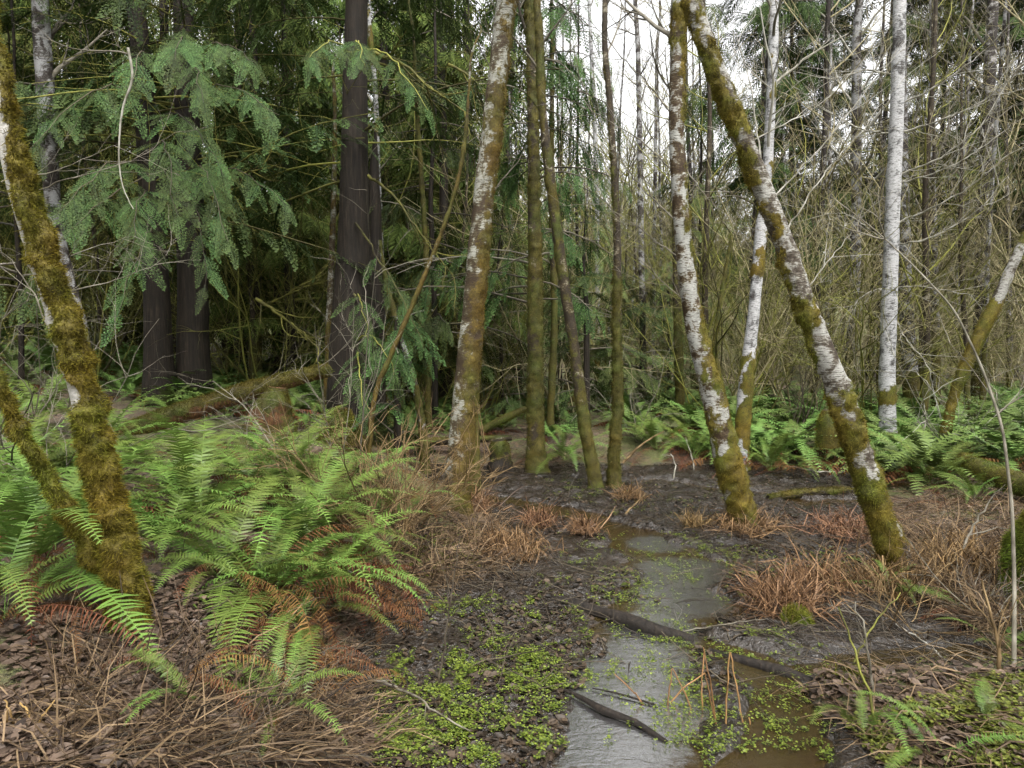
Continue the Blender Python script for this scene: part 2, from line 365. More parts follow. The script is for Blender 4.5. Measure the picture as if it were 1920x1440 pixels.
# ------------------------------------------------------------------ ground and water
def graded(a, b, d, lo, hi, g=1.13):
    mid = np.arange(a, b + d, d); up, x, st = [], mid[-1], d
    while x < hi: st = min(st * g, 6); x += st; up.append(x)
    dn, x, st = [], a, d
    while x > lo: st = min(st * g, 6); x -= st; dn.append(x)
    return np.concatenate([dn[::-1], mid, up])
xs, ys = graded(-3.2, 3.6, .04, -140, 140), graded(2.4, 9.2, .04, -60, 170)
GX, GY = np.meshgrid(xs, ys); gx, gy = GX.ravel(), GY.ravel(); gzz = gz(gx, gy)
nx, ny = len(xs), len(ys); ii = (np.arange(ny - 1)[:, None] * nx + np.arange(nx - 1)[None]).ravel()
g = Geo(); green = f2(gx, gy, .8, 3, 77) * .9 + .12 * sm(9, 14, gy)
green = green + .35 * sm(1.2, 1.8, gx) * sm(3.6, 3.2, gy) - .25 * sm(-.8, -1.6, gx) * sm(5.5, 4, gy) + .25 * sm(25, 40, gy)
g.add(np.stack([gx, gy, gzz], -1), np.stack([ii, ii + 1, ii + nx + 1, ii + nx], -1), bank=bank(gx, gy), green=green)
tag(link('ground', g.mesh('ground', GROUND_M)), 'muddy forest floor with leaf litter banks and moss', None, None, 'structure')
g = Geo(); wx, wy = np.meshgrid(np.linspace(-3, 7, 140), np.linspace(1.5, 9.2, 110)); k = (np.arange(109)[:, None] * 140 + np.arange(139)[None]).ravel(); film = np.zeros(wx.size)
for a, b, r in [(1290, 1075, .55), (1275, 1120, .5), (1225, 1180, .4), (1195, 1250, .5), (1180, 1320, .5), (1140, 1370, .5), (1150, 905, .3), (1230, 1020, .35), (1540, 1285, .18)]:
    q = flat(a, b); film = np.maximum(film, 1 - sm(.35, 1.0, np.hypot(wx.ravel() - q[0], wy.ravel() - q[1]) / r))
g.add(np.stack([wx.ravel(), wy.ravel(), np.zeros(wx.size)], -1), np.stack([k, k + 1, k + 141, k + 140], -1), film=film)
tag(link('creek_water', g.mesh('creek_water', WATER_M)), 'shallow silvery creek water winding over the mud', None, None, 'structure')

# ------------------------------------------------------------------ trunks with moss
def moss_blades(g, p, n, L, w, rg, droop=-.25, spread=.55):
    """short moss leaves standing off a surface: p points, n normals"""
    N = len(p); d = nz(n * .75 + rg.normal(0, spread, (N, 3)) + np.array([0, 0, droop])); s = nz(np.cross(d, rg.normal(0, 1, (N, 3))))
    Ls = (L * rg.uniform(.4, 1.4, N))[:, None]; a = p - n * .004
    V = np.stack([a - s * w / 2, a + s * w / 2, a + d * Ls + np.array([0, 0, droop]) * Ls * .3], 1)
    q = rg.uniform(0, .55, N); g.add(V.reshape(-1, 3), None, np.arange(3 * N).reshape(-1, 3), tint=np.stack([q * .4, q * .4, q + .45], 1).ravel())
def trunk_geo(path, r, rg, sides=16, flare=.35, lump=.10, moss=None, thick=.012, blades=0, bl=.025, bw=.004, ring=.04):
    """path (n,3) local points, r (n,) radii; moss(h, side_angle, noise) -> 0..1. Returns trunk Geo, moss Geo or None"""
    P = smooth_path(np.column_stack([path, r]), ring, 7); R = P[:, 3]; P = P[:, :3]; K = len(P); h = P[:, 2] - P[0, 2]
    V, Q = tubes(P[None], np.ones((1, K)), sides); V = V.reshape(K, sides, 3); n = nz(V - P[:, None]); off = rg.uniform(0, 50, 3)
    nn = fbm((P[:, None] + n * R[:, None, None]) * 3.5 + off, 3, 3); n2 = fbm((P[:, None] + n * R[:, None, None]) * 13 + off, 2, 9)
    th = np.arctan2(n[..., 1], n[..., 0]); lobes = 1 + .5 * np.sin(th * 3 + off[0]) * np.exp(-h / .25)[:, None]
    rad_ = R[:, None] * (1 + flare * np.exp(-h / .2)[:, None] * lobes + lump * (nn - .5) * 2 + lump * .5 * (n2 - .5))
    m = np.zeros((K, sides))
    if moss is not None:
        big = fbm((P[:, None] + n * R[:, None, None]) * np.array([5, 5, 2.6]) + off, 3, 51)
        fine = fbm((P[:, None] + n * R[:, None, None]) * np.array([17, 17, 13]) + off, 2, 57)
        clump = fbm((P[:, None] + n * R[:, None, None]) * np.array([21, 21, 24]) + off, 3, 58)
        m = np.clip(moss(h[:, None] + 0 * th, th, big * .68 + fine * .32), 0, 1); rad_ = rad_ - (thick * .9 + (.35 * bl if blades else 0)) * m.mean() * .8 + thick * m * np.clip(.05 + 3.4 * (clump - .3), 0, 2.4)
    S = P[:, None] + n * rad_[..., None]
    g = Geo().add(S.reshape(-1, 3), Q, moss=m.ravel())
    mg = None
    if moss is not None and blades:
        N = int(blades); i = rg.integers(0, K - 1, N * 3); j = rg.integers(0, sides, N * 3); keep = m[i, j] > rg.uniform(.25, .9, N * 3)
        i, j = i[keep][:N], j[keep][:N]
        if len(i) > 20:
            u, v = rg.uniform(0, 1, (2, len(i), 1)); j2 = (j + 1) % sides
            p = (S[i, j] * (1 - u) + S[i + 1, j] * u) * (1 - v) + (S[i, j2] * (1 - u) + S[i + 1, j2] * u) * v
            mg = Geo(); moss_blades(mg, p, nz(n[i, j] * (1 - v) + n[i, j2] * v), bl, bw, rg)
    return g, mg
def cover(base, top, h0=.6, h1=3.0, side=None, amt=.35, gain=3.2):
    """moss cover that fades from the foot to the top, heavier on one side"""
    def f(h, th, nzz):
        c = base + (top - base) * sm(h0, h1, h); s = amt * np.cos(th - side) if side is not None else 0
        return (nzz - .5) * gain + (c - .5) * 2.2 + .5 + s
    return f
def bare_crown(rg, P, R, n0, L0, mat_g, t0=.35, t1=1., lev=3, up=.05, ang=(.5, 1.1), kids=(5, 4), sides=(5, 4, 3), wob=.10, rr=.35):
    """bare branches off a trunk polyline: every level thinner and shorter"""
    T = P[None]; st, d, t, _ = spawn(T, n0, t0, t1, *ang, rg, even=True)
    L = L0 * rg.uniform(.5, 1.15, len(st)) * (1.15 - .6 * t); r = np.interp(t, np.linspace(0, 1, len(R)), R) * rr
    for k in range(lev):
        K = (9, 7, 5)[min(k, 2)]; B = grow(st, d, L, K, wob, up, rg); tap = np.linspace(1, .25, K)[None] * np.maximum(r, .0022)[:, None]
        V, Q = tubes(B, tap, sides[min(k, 2)]); mat_g.add(V, Q, tint=np.repeat(rg.uniform(0, 1, len(B)), K * sides[min(k, 2)]))
        if k < lev - 1:
            st, d, t, ix = spawn(B, kids[min(k, len(kids) - 1)], .15, 1., .35, 1.0, rg); L = L[ix] * rg.uniform(.25, .6, len(st)); r = r[ix] * (1 - .6 * t) * .5
def place_tree(name, label, cat, path, Y=None, bark=None, moss=None, mossmat=None, lean=0., top=7.5, sides=16, blades=0, bl=.025, bw=.004, flare=.5, lump=.1,
               thick=.012, crown=None, crown_mat=None, group=None, seed=1, ring=.045, top_r=.35, base_h=None):
    """path: (px, py, width px) from foot to the top edge of the photo; the tree stands where the foot meets the ground"""
    rg = np.random.default_rng(seed); px, py, _ = path[0]
    B = ground_hit(px, py) if Y is None else at(px, py, Y)
    if Y is not None: B[2] = on_ground(B[0], B[1])[2]
    Y0 = B[1]; n = len(path); pts, rr = [], []
    for k, (a, b, w) in enumerate(path):
        y = Y0 + lean * k / (n - 1); q = at(a, b, y); w = w * math.cos(math.atan((a - CX) / F))
        if k == 0: q = np.array([q[0], q[1], min(q[2], B[2])])
        pts.append(q); rr.append(w * .5 / F * y)
    d = nz(pts[-1] - pts[-2]); d = nz(d * .7 + np.array([0, 0, .45])); z = pts[-1][2]
    if top and z < top:
        L = (top - z) / d[2]; k = 4
        for q in range(1, k + 1): pts.append(pts[-1] + d * L / k + np.array([rg.normal(0, .06), rg.normal(0, .06), 0])); rr.append(rr[n - 1] * (1 - (1 - top_r) * q / k))
    pts = np.array(pts); pts[0, 2] -= .03; foot = np.array([B[0], B[1], B[2]])
    pts = np.vstack([pts[0] - np.array([0, 0, .12]), pts]); rr = [rr[0]] + rr
    loc = pts - foot
    o = thing(name, label, cat, foot, group)
    g, mg = trunk_geo(loc, np.array(rr), rg, sides, flare, lump, moss, thick, blades, bl, bw, ring)
    t = link('trunk', g.mesh('trunk', bark), o)
    if mg: tag(link('moss', mg.mesh('moss', mossmat), t), kind='stuff')
    if crown:
        cg = Geo(); sp = smooth_path(np.column_stack([loc, rr]), .1, 3); bare_crown(rg, sp[:, :3], sp[:, 3], mat_g=cg, **crown); tag(link('crown', cg.mesh('crown', crown_mat or TW_GREY), o), kind='stuff')
    return o, loc, np.array(rr), foot

E, S_ = 0.0, math.pi
# the alders round the mud
place_tree('alder_tree', 'shaggy gold-mossed alder with white bark patches, thickest trunk at the edge', 'tree',
    [(243, 1168, 66), (238, 1095, 62), (205, 960, 60), (168, 800, 60), (132, 660, 60), (88, 520, 59), (45, 390, 59), (2, 220, 54), (-25, 80, 50)], None, BK_LEFT,
    cover(1.0, .46, .6, 1.7, E, .75, 3.8), MS_GOLD, seed=11, sides=44, blades=85000, bl=.024, bw=.0042, thick=.026, ring=.018, top=6.5,
    crown=dict(n0=9, L0=1.6, t0=.75), crown_mat=TW_MOSSY)
place_tree('leaning_stem', 'wholly mossed slim leaning trunk rising from the foot of the shaggy gold-mossed alder', 'tree',
    [(232, 1150, 32), (205, 1092, 35), (165, 1030, 36), (120, 955, 36), (62, 850, 36), (20, 770, 36), (-20, 690, 34), (-120, 500, 30)], None, BK_LEFT,
    cover(1.4, 1.3, .7, 2.2, E, .2), MS_GOLD, seed=12, sides=34, blades=48000, bl=.024, bw=.0042, thick=.022, ring=.018, flare=.1, top=4.0, lean=-.15)
place_tree('alder_tree', 'brown-mossed alder with grey lichen patches at the turn of the dead grass bank', 'tree',
    [(850, 948, 53), (860, 880, 51), (868, 790, 50), (880, 660, 46), (893, 510, 42), (905, 380, 40), (917, 290, 40), (935, 120, 38), (942, 60, 38)], None, BK_CENTRE,
    cover(.60, .44, .8, 3.0, E, .35, 2.0), MS_BROWN, seed=13, sides=28, blades=30000, bl=.022, bw=.0045, thick=.016, ring=.025, top=9,
    crown=dict(n0=14, L0=1.8, t0=.6), crown_mat=TW_GREY)
place_tree('alder_sapling', 'dark mossy sapling stem close behind the brown-mossed alder', 'tree',
    [(893, 888, 17), (892, 830, 16), (889, 740, 14), (893, 600, 12), (906, 420, 11), (925, 240, 10), (938, 80, 9)], 7.4, BK_MOSSY, cover(.9, .6), MS_GREEN, seed=14, sides=10, blades=4000, bl=.016, top=6,
    crown=dict(n0=8, L0=.9, t0=.5, lev=2))
place_tree('alder_tree', 'straight olive-mossed trunk at the back of the mud beside the leaning pair', 'tree',
    [(1006, 885, 40), (1004, 800, 34), (1003, 690, 31), (1003, 500, 28), (1000, 300, 25), (997, 80, 22)], None, BK_MOSSY,
    cover(.68, .62, .8, 4, E, .2, 2.2), MS_GREEN, seed=15, sides=24, blades=22000, bl=.028, bw=.006, thick=.02, ring=.03, flare=.55, top=9, crown=dict(n0=12, L0=1.6, t0=.6))
place_tree('alder_tree', 'slim brown trunk leaning towards the straight olive-mossed trunk', 'tree',
    [(1118, 914, 25), (1112, 880, 24), (1096, 800, 23), (1075, 640, 22), (1050, 480, 21), (1032, 340, 20), (1016, 200, 17), (1012, 80, 15)], None, BK_MOSSY,
    cover(.72, .50, .3, 2.0, None, 0, 2.6), MS_GREEN, seed=16, sides=18, blades=9000, bl=.022, bw=.005, ring=.03, top=8.5, crown=dict(n0=14, L0=1.3, t0=.55))
place_tree('alder_tree', 'slim upright green-mossed trunk with dark crooked top against the white sky', 'tree',
    [(1152, 914, 24), (1150, 860, 21), (1158, 780, 20), (1157, 600, 18), (1158, 450, 16), (1153, 330, 14), (1146, 230, 14), (1140, 150, 13), (1133, 80, 13)], None, BK_MOSSY,
    cover(.74, .35, 1.4, 3.0, S_, .2, 2.2), MS_GREEN, seed=17, sides=18, blades=12000, bl=.026, bw=.0055, thick=.016, ring=.03, top=8, crown=dict(n0=10, L0=1.1, t0=.6))
place_tree('alder_tree', 'white and red-brown mottled alder curving over its dead grass tussock', 'tree',
    [(1395, 986, 50), (1388, 950, 48), (1366, 870, 50), (1348, 790, 46), (1328, 715, 42), (1302, 620, 38), (1285, 500, 35), (1272, 350, 32), (1267, 220, 30), (1270, 80, 28)], None, BK_RED,
    cover(.84, .38, .45, 1.4, E, .35, 3.6), MS_GOLD, seed=18, sides=30, blades=32000, bl=.022, bw=.0045, thick=.020, ring=.025, top=8.5, crown=dict(n0=16, L0=2.0, t0=.5))
place_tree('birch_tree', 'slender white birch with gold moss collars standing just behind the mottled alder', 'tree',
    [(1388, 885, 30), (1392, 800, 29), (1400, 700, 27), (1412, 600, 25), (1428, 420, 23), (1440, 300, 21), (1446, 180, 20), (1451, 80, 20)], 8.6, BK_BIRCH,
    cover(.62, .30, .5, 2.6, E, .2, 5.0), MS_GOLD, seed=19, sides=16, blades=12000, bl=.022, bw=.004, thick=.014, top=9.5, crown=dict(n0=18, L0=1.8, t0=.4), crown_mat=TW_PALE)
place_tree('alder_tree', 'big white alder leaning across the clearing with clumps of gold moss', 'tree',
    [(1690, 1078, 58), (1678, 1040, 54), (1650, 970, 53), (1615, 860, 53), (1583, 755, 51), (1545, 660, 47), (1505, 560, 44), (1468, 450, 42), (1428, 345, 41), (1385, 240, 41), (1345, 140, 40), (1315, 60, 38)], None, BK_ALDER,
    cover(.74, .38, .5, 1.9, S_, .35, 3.8), MS_GOLD, seed=20, sides=36, blades=48000, bl=.022, bw=.0042, thick=.022, ring=.022, top=7.5, crown=dict(n0=10, L0=1.8, t0=.6), crown_mat=TW_PALE)
place_tree('birch_tree', 'straight bright white birch with a wide gold moss collar low down', 'tree',
    [(1665, 852, 36), (1664, 790, 34), (1663, 700, 32), (1668, 560, 31), (1673, 400, 30), (1680, 250, 28), (1686, 80, 26)], None, BK_BIRCH,
    lambda h, th, n: (n - .5) * 2.5 + np.where(h < .45, 1.0, 0) + 1.1 * np.exp(-((h - .95) / .16) ** 2) - .2, MS_GOLD, seed=21, sides=20, blades=8000, bl=.028, bw=.005, thick=.014, top=11)
place_tree('birch_tree', 'greyer birch trunk pressed close behind the bright white birch', 'tree',
    [(1712, 775, 34), (1706, 690, 31), (1697, 560, 28), (1695, 400, 24), (1692, 280, 22), (1690, 80, 19)], None, BK_GREY,
    cover(.8, .1, .3, 1.5), MS_GREEN, seed=22, sides=16, blades=5000, bl=.022, bw=.005, top=11)
place_tree('alder_tree', 'gold-mossed trunk leaning out from the fern slope with a bare pale foot', 'tree',
    [(1762, 806, 19), (1790, 735, 20), (1812, 680, 25), (1845, 610, 27), (1872, 560, 27), (1897, 500, 23), (1930, 430, 20), (1990, 330, 17)], 8.6, BK_ALDER,
    lambda h, th, n: (n - .5) * 2 + sm(.35, .5, h) * 1.3 - sm(2.0, 2.2, h) * .8 - .1, MS_GOLD, seed=23, sides=16, blades=16000, bl=.022, bw=.004, flare=.1, top=5.5)
place_tree('alder_tree', 'grey mottled trunk rising through twigs beyond the big leaning alder', 'tree',
    [(1592, 705, 24), (1600, 600, 22), (1604, 500, 21), (1606, 300, 20), (1606, 80, 18)], 13.5, BK_GREY, cover(.7, .05), None, seed=24, sides=14, top=13, crown=dict(n0=22, L0=2.4, t0=.25), crown_mat=TW_PALE)
place_tree('alder_tree', 'dark flecked trunk beside a thin smooth grey pole', 'tree',
    [(1838, 640, 28), (1841, 500, 27), (1848, 300, 26), (1858, 80, 24)], 13, BK_DARK, cover(.6, .05), None, seed=25, sides=14, top=12, crown=dict(n0=18, L0=2.2, t0=.3))
place_tree('alder_sapling', 'thin smooth grey pole leaning along the dark flecked trunk', 'tree',
    [(1846, 640, 12), (1849, 560, 11), (1856, 400, 10), (1868, 230, 9), (1880, 80, 9)], 11.5, BK_GREY, cover(.9, .2, .4, 2.0), None, seed=26, sides=10, top=8)
place_tree('alder_tree', 'mossy upright trunk half hidden behind the curving mottled alder', 'tree',
    [(1277, 770, 18), (1273, 680, 17), (1269, 540, 16), (1266, 300, 14), (1264, 80, 12)], 12, BK_MOSSY, cover(.9, .5), None, seed=27, sides=12, top=10, crown=dict(n0=14, L0=1.7, t0=.4))
place_tree('alder_tree', 'thin grey flecked pole standing alone in the bright sky gap', 'tree',
    [(1208, 765, 13), (1206, 650, 12), (1203, 500, 11.5), (1200, 300, 10.5), (1196, 80, 9)], 15, BK_GREY, cover(.6, .05), None, seed=28, sides=12, top=13, crown=dict(n0=14, L0=1.5, t0=.5))
place_tree('alder_tree', 'palest thin pole in the bright gap beside hanging cedar boughs', 'tree',
    [(1120, 720, 10), (1120, 550, 9), (1119, 350, 8.5), (1114, 200, 8), (1108, 80, 7)], 18, BK_BIRCH, cover(.7, .05), None, seed=29, sides=10, top=14, crown=dict(n0=12, L0=1.6, t0=.4))
place_tree('alder_tree', 'faint thin pole between the bright gap and the mottled alder', 'tree',
    [(1226, 720, 8), (1226, 500, 7.5), (1229, 300, 7), (1232, 80, 6)], 19, BK_GREY, None, None, seed=30, sides=8, top=13, crown=dict(n0=16, L0=2.0, t0=.3))
place_tree('alder_sapling', 'slim mossed stem between the straight olive-mossed trunk and its leaning neighbour', 'tree',
    [(1030, 800, 14), (1036, 700, 14), (1040, 580, 13), (1036, 470, 12), (1034, 300, 10), (1036, 80, 8)], 10, BK_MOSSY, cover(1.0, .7), None, seed=31, sides=10, top=8)
place_tree('maple_tree', 'mossy limb bending up beside the dark fir trunk', 'tree',
    [(1372, 760, 20), (1350, 715, 15), (1338, 660, 12), (1345, 600, 10), (1358, 520, 9), (1372, 440, 8)], 10.5, BK_MOSSY, cover(1.1, 1.0), MS_GREEN, seed=32, sides=10, blades=2500, bl=.02, top=0, flare=.1, crown=dict(n0=9, L0=1.2, t0=.4), crown_mat=TW_MOSSY)
place_tree('alder_tree', 'flaking white and brown trunk behind the shaggy gold-mossed alder', 'tree',
    [(178, 735, 20), (160, 640, 24), (125, 520, 29), (100, 400, 32), (92, 280, 35), (82, 130, 37), (78, 60, 36)], 8.2, BK_GREY, cover(.8, .2, .5, 2.0), None, seed=33, sides=14, top=9, crown=dict(n0=10, L0=1.5, t0=.5))
place_tree('cedar_tree', 'grey-brown trunk standing clear between the paired dark cedars and the broad cedar', 'tree',
    [(478, 730, 26), (480, 640, 22), (480, 520, 20), (478, 300, 17), (476, 80, 14)], 11.5, BK_CEDAR, cover(.6, .25), None, seed=34, sides=12, top=11)
place_tree('alder_sapling', 'orange-brown mossed stem beside the broad dark cedar', 'tree',
    [(612, 712, 15), (616, 620, 13), (622, 480, 12), (628, 300, 9), (628, 160, 7)], 9.4, BK_CENTRE, cover(.75, .4), None, seed=35, sides=10, top=6)
place_tree('alder_tree', 'thin white birch showing past the edge of the broad dark cedar', 'tree',
    [(722, 760, 13), (716, 560, 12), (713, 430, 11), (708, 300, 10), (704, 160, 10)], 11.5, BK_BIRCH, cover(.7, .35, gain=4), None, seed=36, sides=10, top=9, crown=dict(n0=9, L0=1.2, t0=.4))
place_tree('alder_sapling', 'crooked lichened sapling leaning beside the orange twig bush', 'tree',
    [(798, 885, 22), (792, 800, 18), (778, 720, 15), (760, 660, 13), (742, 600, 11), (722, 520, 9), (712, 450, 8)], 8.4, BK_GREY, cover(.7, .5), MS_GREEN, seed=37, sides=10, blades=3000, bl=.016, top=0, flare=.1)
place_tree('alder_sapling', 'long thin bowed stem arching over from the dead grass towards the sky', 'tree',
    [(690, 800, 10), (702, 735, 10), (738, 655, 9), (772, 575, 8.5), (815, 470, 8), (845, 390, 7), (866, 310, 6.5), (876, 220, 6), (884, 80, 5)], 7.2, BK_CENTRE, cover(.9, .6), None, seed=38, sides=8, top=5, flare=.05)
place_tree('alder_sapling', 'short mossed stem behind the crooked lichened sapling', 'tree',
    [(802, 800, 13), (803, 700, 13), (803, 600, 12), (800, 480, 11), (790, 330, 9), (780, 180, 8)], 10, BK_MOSSY, cover(1.0, .8), None, seed=39, sides=10, top=7)

# ------------------------------------------------------------------ cedar sprays and conifer crowns
def spray(rg, L=.45, nl=15, wid=.42, sub=11, subL=.028, w=.0045, droop=.35):
    """one flat drooping cedar spray along +y: stalk, side shoots, scale-leaf tips"""
    V, T, ti = [], [], []; c = 0
    def bend(p):
        p = np.array(p, float); rr = np.hypot(p[..., 0] * 1.3, p[..., 1]); p[..., 2] -= droop * rr ** 2 / L + .25 * np.abs(p[..., 0]) ** 2 / L; return p
    def tri(a, b, d, t):
        nonlocal c
        V.extend([a, b, d]); T.append((c, c + 1, c + 2)); ti.extend([t, t, t + .15]); c += 3
    tri((-w, 0, 0), (w, 0, 0), (0, L, 0), .2)
    for k in range(nl):
        s = .10 + .86 * k / (nl - 1); y0 = s * L
        for sg in (-1, 1):
            yy = y0 + (.5 * L / nl if sg > 0 else 0); ln = L * wid * (1 - s) ** .75 * min(1, .45 + s * 2.2) * rg.uniform(.8, 1.15) + .012
            an = rad(rg.uniform(38, 52)); dx, dy = sg * math.sin(an), math.cos(an); px, py = dy, -dx; t0 = rg.uniform(.1, .6)
            tri((0, yy - w * .6, 0), (0, yy + w * .6, 0), (dx * ln, yy + dy * ln, 0), t0)
            ns = max(2, int(sub * ln / (L * wid)))
            for j in range(ns):
                u = (j + .6) / ns; sl = subL * (1 - .65 * u) * rg.uniform(.8, 1.2)
                for s2 in (-1, 1):
                    bx, by = dx * ln * u, yy + dy * ln * u; ex, ey = bx + (dx * .75 + px * s2 * .7) * sl, by + (dy * .75 + py * s2 * .7) * sl
                    tri((bx - dx * w, by - dy * w, 0), (bx + dx * w, by + dy * w, 0), (ex, ey, 0), t0 + .25 * u)
    return bend(np.array(V)), np.array(T), np.clip(np.array(ti), 0, 1)
def lo_spray(rg, L=.6, nl=8, w=.02, wid=.42, droop=.45):
    V, T, ti = [], [], []; c = 0
    for k in range(nl):
        s = .08 + .88 * k / (nl - 1)
        for sg in (-1, 1):
            y0 = s * L + (.5 * L / nl if sg > 0 else 0); ln = L * wid * (1 - s) ** .7 * min(1, .5 + 2 * s) * rg.uniform(.7, 1.2) + .02
            an = rad(rg.uniform(35, 58)); dx, dy = sg * math.sin(an), math.cos(an); t0 = rg.uniform(0, .8); m = .45
            P = [(0, y0 - w * .3, 0), (dx * ln * m + dy * w * .5, y0 + dy * ln * m - dx * w * .5, 0), (dx * ln, y0 + dy * ln, 0), (dx * ln * m - dy * w * .5, y0 + dy * ln * m + dx * w * .5, 0)]
            V.extend(P); T.extend([(c, c + 1, c + 3), (c + 1, c + 2, c + 3)]); ti.extend([t0, t0, t0 + .2, t0]); c += 4
    V.extend([(-w * .2, 0, 0), (w * .2, 0, 0), (0, L, 0)]); T.append((c, c + 1, c + 2)); ti.extend([.1] * 3)
    V = np.array(V); V[:, 2] -= droop * (V[:, 1] ** 2 + 1.5 * V[:, 0] ** 2) / L; return V, np.array(T), np.clip(np.array(ti), 0, 1)
rs = np.random.default_rng(5)
HI = [spray(rs, .46, 12, .27, 4, .040, .0080, .26) for _ in range(4)]
MID = [spray(rs, .52, 9, .30, 3, .05, .013, .30) for _ in range(4)]
LO = [lo_spray(rs, .6, 8, .032) for _ in range(4)]; COARSE = [lo_spray(rs, 1.0, 6, .075) for _ in range(4)]
FIRS = [lo_spray(rs, .6, 10, .026, .40, .3) for _ in range(4)]
def scatter_sprays(g, kinds, p, d, n, s, rg):
    k = rg.integers(0, len(kinds), len(p)); M = basis(d, n)
    for q, (V, T, ti) in enumerate(kinds):
        w = k == q
        if w.any(): g.add(inst(V, M[w], p[w], s[w]), None, rep(T, int(w.sum()), len(V)), tint=(np.tile(ti, int(w.sum())) + np.repeat(rg.uniform(-.15, .15, int(w.sum())), len(V))).clip(0, 1))
def conifer(rg, H, z0, nb, L0, kinds, per, ssc, droop=-.05, el=.15, top_taper=.85, side_d=.7, down=.22, azs=None, tip=.25):
    """boughs round a straight stem; returns bough Geo and foliage Geo in local space"""
    t = np.sort(rg.uniform(0, 1, nb)) ** .9; z = z0 + (H - z0) * t; az = rg.uniform(0, 2 * math.pi, nb) if azs is None else rg.choice(azs, nb) + rg.normal(0, .5, nb)
    L = L0 * (1 - top_taper * t) * rg.uniform(.6, 1.15, nb); d = np.stack([np.cos(az), np.sin(az), np.full(nb, el) + rg.normal(0, .12, nb)], -1)
    B = grow(np.stack([0 * z, 0 * z, z], -1), d, L, 9, .06, droop, rg); bg_ = Geo(); r = .006 + .012 * L / L0
    V, Q = tubes(B, r[:, None] * np.linspace(1, .25, 9)[None], 4); bg_.add(V, Q, tint=np.repeat(rg.uniform(0, 1, nb), 36))
    n = np.maximum((per * L / L0).astype(int), 3); P, D, N, S = [], [], [], []
    for i in range(nb):
        u = tip + (1 - tip) * (np.arange(n[i]) + rg.uniform(0, 1, n[i])) / n[i]; f = np.clip(u, 0, .999) * 8; j = f.astype(int); fr = (f - j)[:, None]
        p = B[i, j] * (1 - fr) + B[i, j + 1] * fr; tg = nz(B[i, j + 1] - B[i, j]); sd = nz(np.cross(tg, [0, 0, 1.])) * np.where(np.arange(n[i]) % 2, 1, -1)[:, None]
        dd = nz(tg * .65 + sd * side_d * (1.15 - u)[:, None] + np.array([0, 0, -down]) + rg.normal(0, .15, p.shape))
        P.append(p); D.append(dd); N.append(nz(np.array([0, 0, 1.]) + rg.normal(0, .25, p.shape) + tg * .2)); S.append(ssc * rg.uniform(.65, 1.2, n[i]) * (1.1 - .35 * u))
    fg = Geo(); scatter_sprays(fg, kinds, np.concatenate(P), np.concatenate(D), np.concatenate(N), np.concatenate(S), rg)
    return bg_, fg
CREASE = lambda h, th, n: 1.1 * np.exp(-h / .5) + (n - .5) * 1.6 - .25
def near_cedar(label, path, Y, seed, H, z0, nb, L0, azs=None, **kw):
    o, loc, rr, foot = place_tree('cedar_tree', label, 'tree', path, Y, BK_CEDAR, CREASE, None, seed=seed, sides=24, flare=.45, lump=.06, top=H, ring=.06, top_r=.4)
    rg = np.random.default_rng(seed + 100); b, f = conifer(rg, H, z0, nb, L0, MID, 18, 1.2, azs=azs, **kw)
    c = tag(link('crown', f.mesh('crown', LF_CEDAR), o), kind='stuff'); tag(link('boughs', b.mesh('boughs', TW_MOSSY), c), kind='stuff'); return o, foot
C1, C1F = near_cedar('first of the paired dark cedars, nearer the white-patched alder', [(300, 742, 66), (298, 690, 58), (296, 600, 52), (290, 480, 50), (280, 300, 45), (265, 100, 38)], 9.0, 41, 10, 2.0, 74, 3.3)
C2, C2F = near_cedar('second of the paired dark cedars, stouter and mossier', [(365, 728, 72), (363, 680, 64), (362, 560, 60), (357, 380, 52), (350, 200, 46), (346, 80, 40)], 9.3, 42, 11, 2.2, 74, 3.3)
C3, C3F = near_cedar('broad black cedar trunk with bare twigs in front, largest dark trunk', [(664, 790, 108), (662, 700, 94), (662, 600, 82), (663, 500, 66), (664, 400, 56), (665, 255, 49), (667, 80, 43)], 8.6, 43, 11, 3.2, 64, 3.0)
place_tree('cedar_snag', 'broken-topped reddish snag pressed behind the broad black cedar', 'tree', [(703, 780, 46), (702, 650, 40), (703, 500, 34), (701, 380, 26), (702, 300, 16), (704, 248, 5)], 9.4, BK_CEDAR, CREASE, None, seed=44, sides=16, top=0)

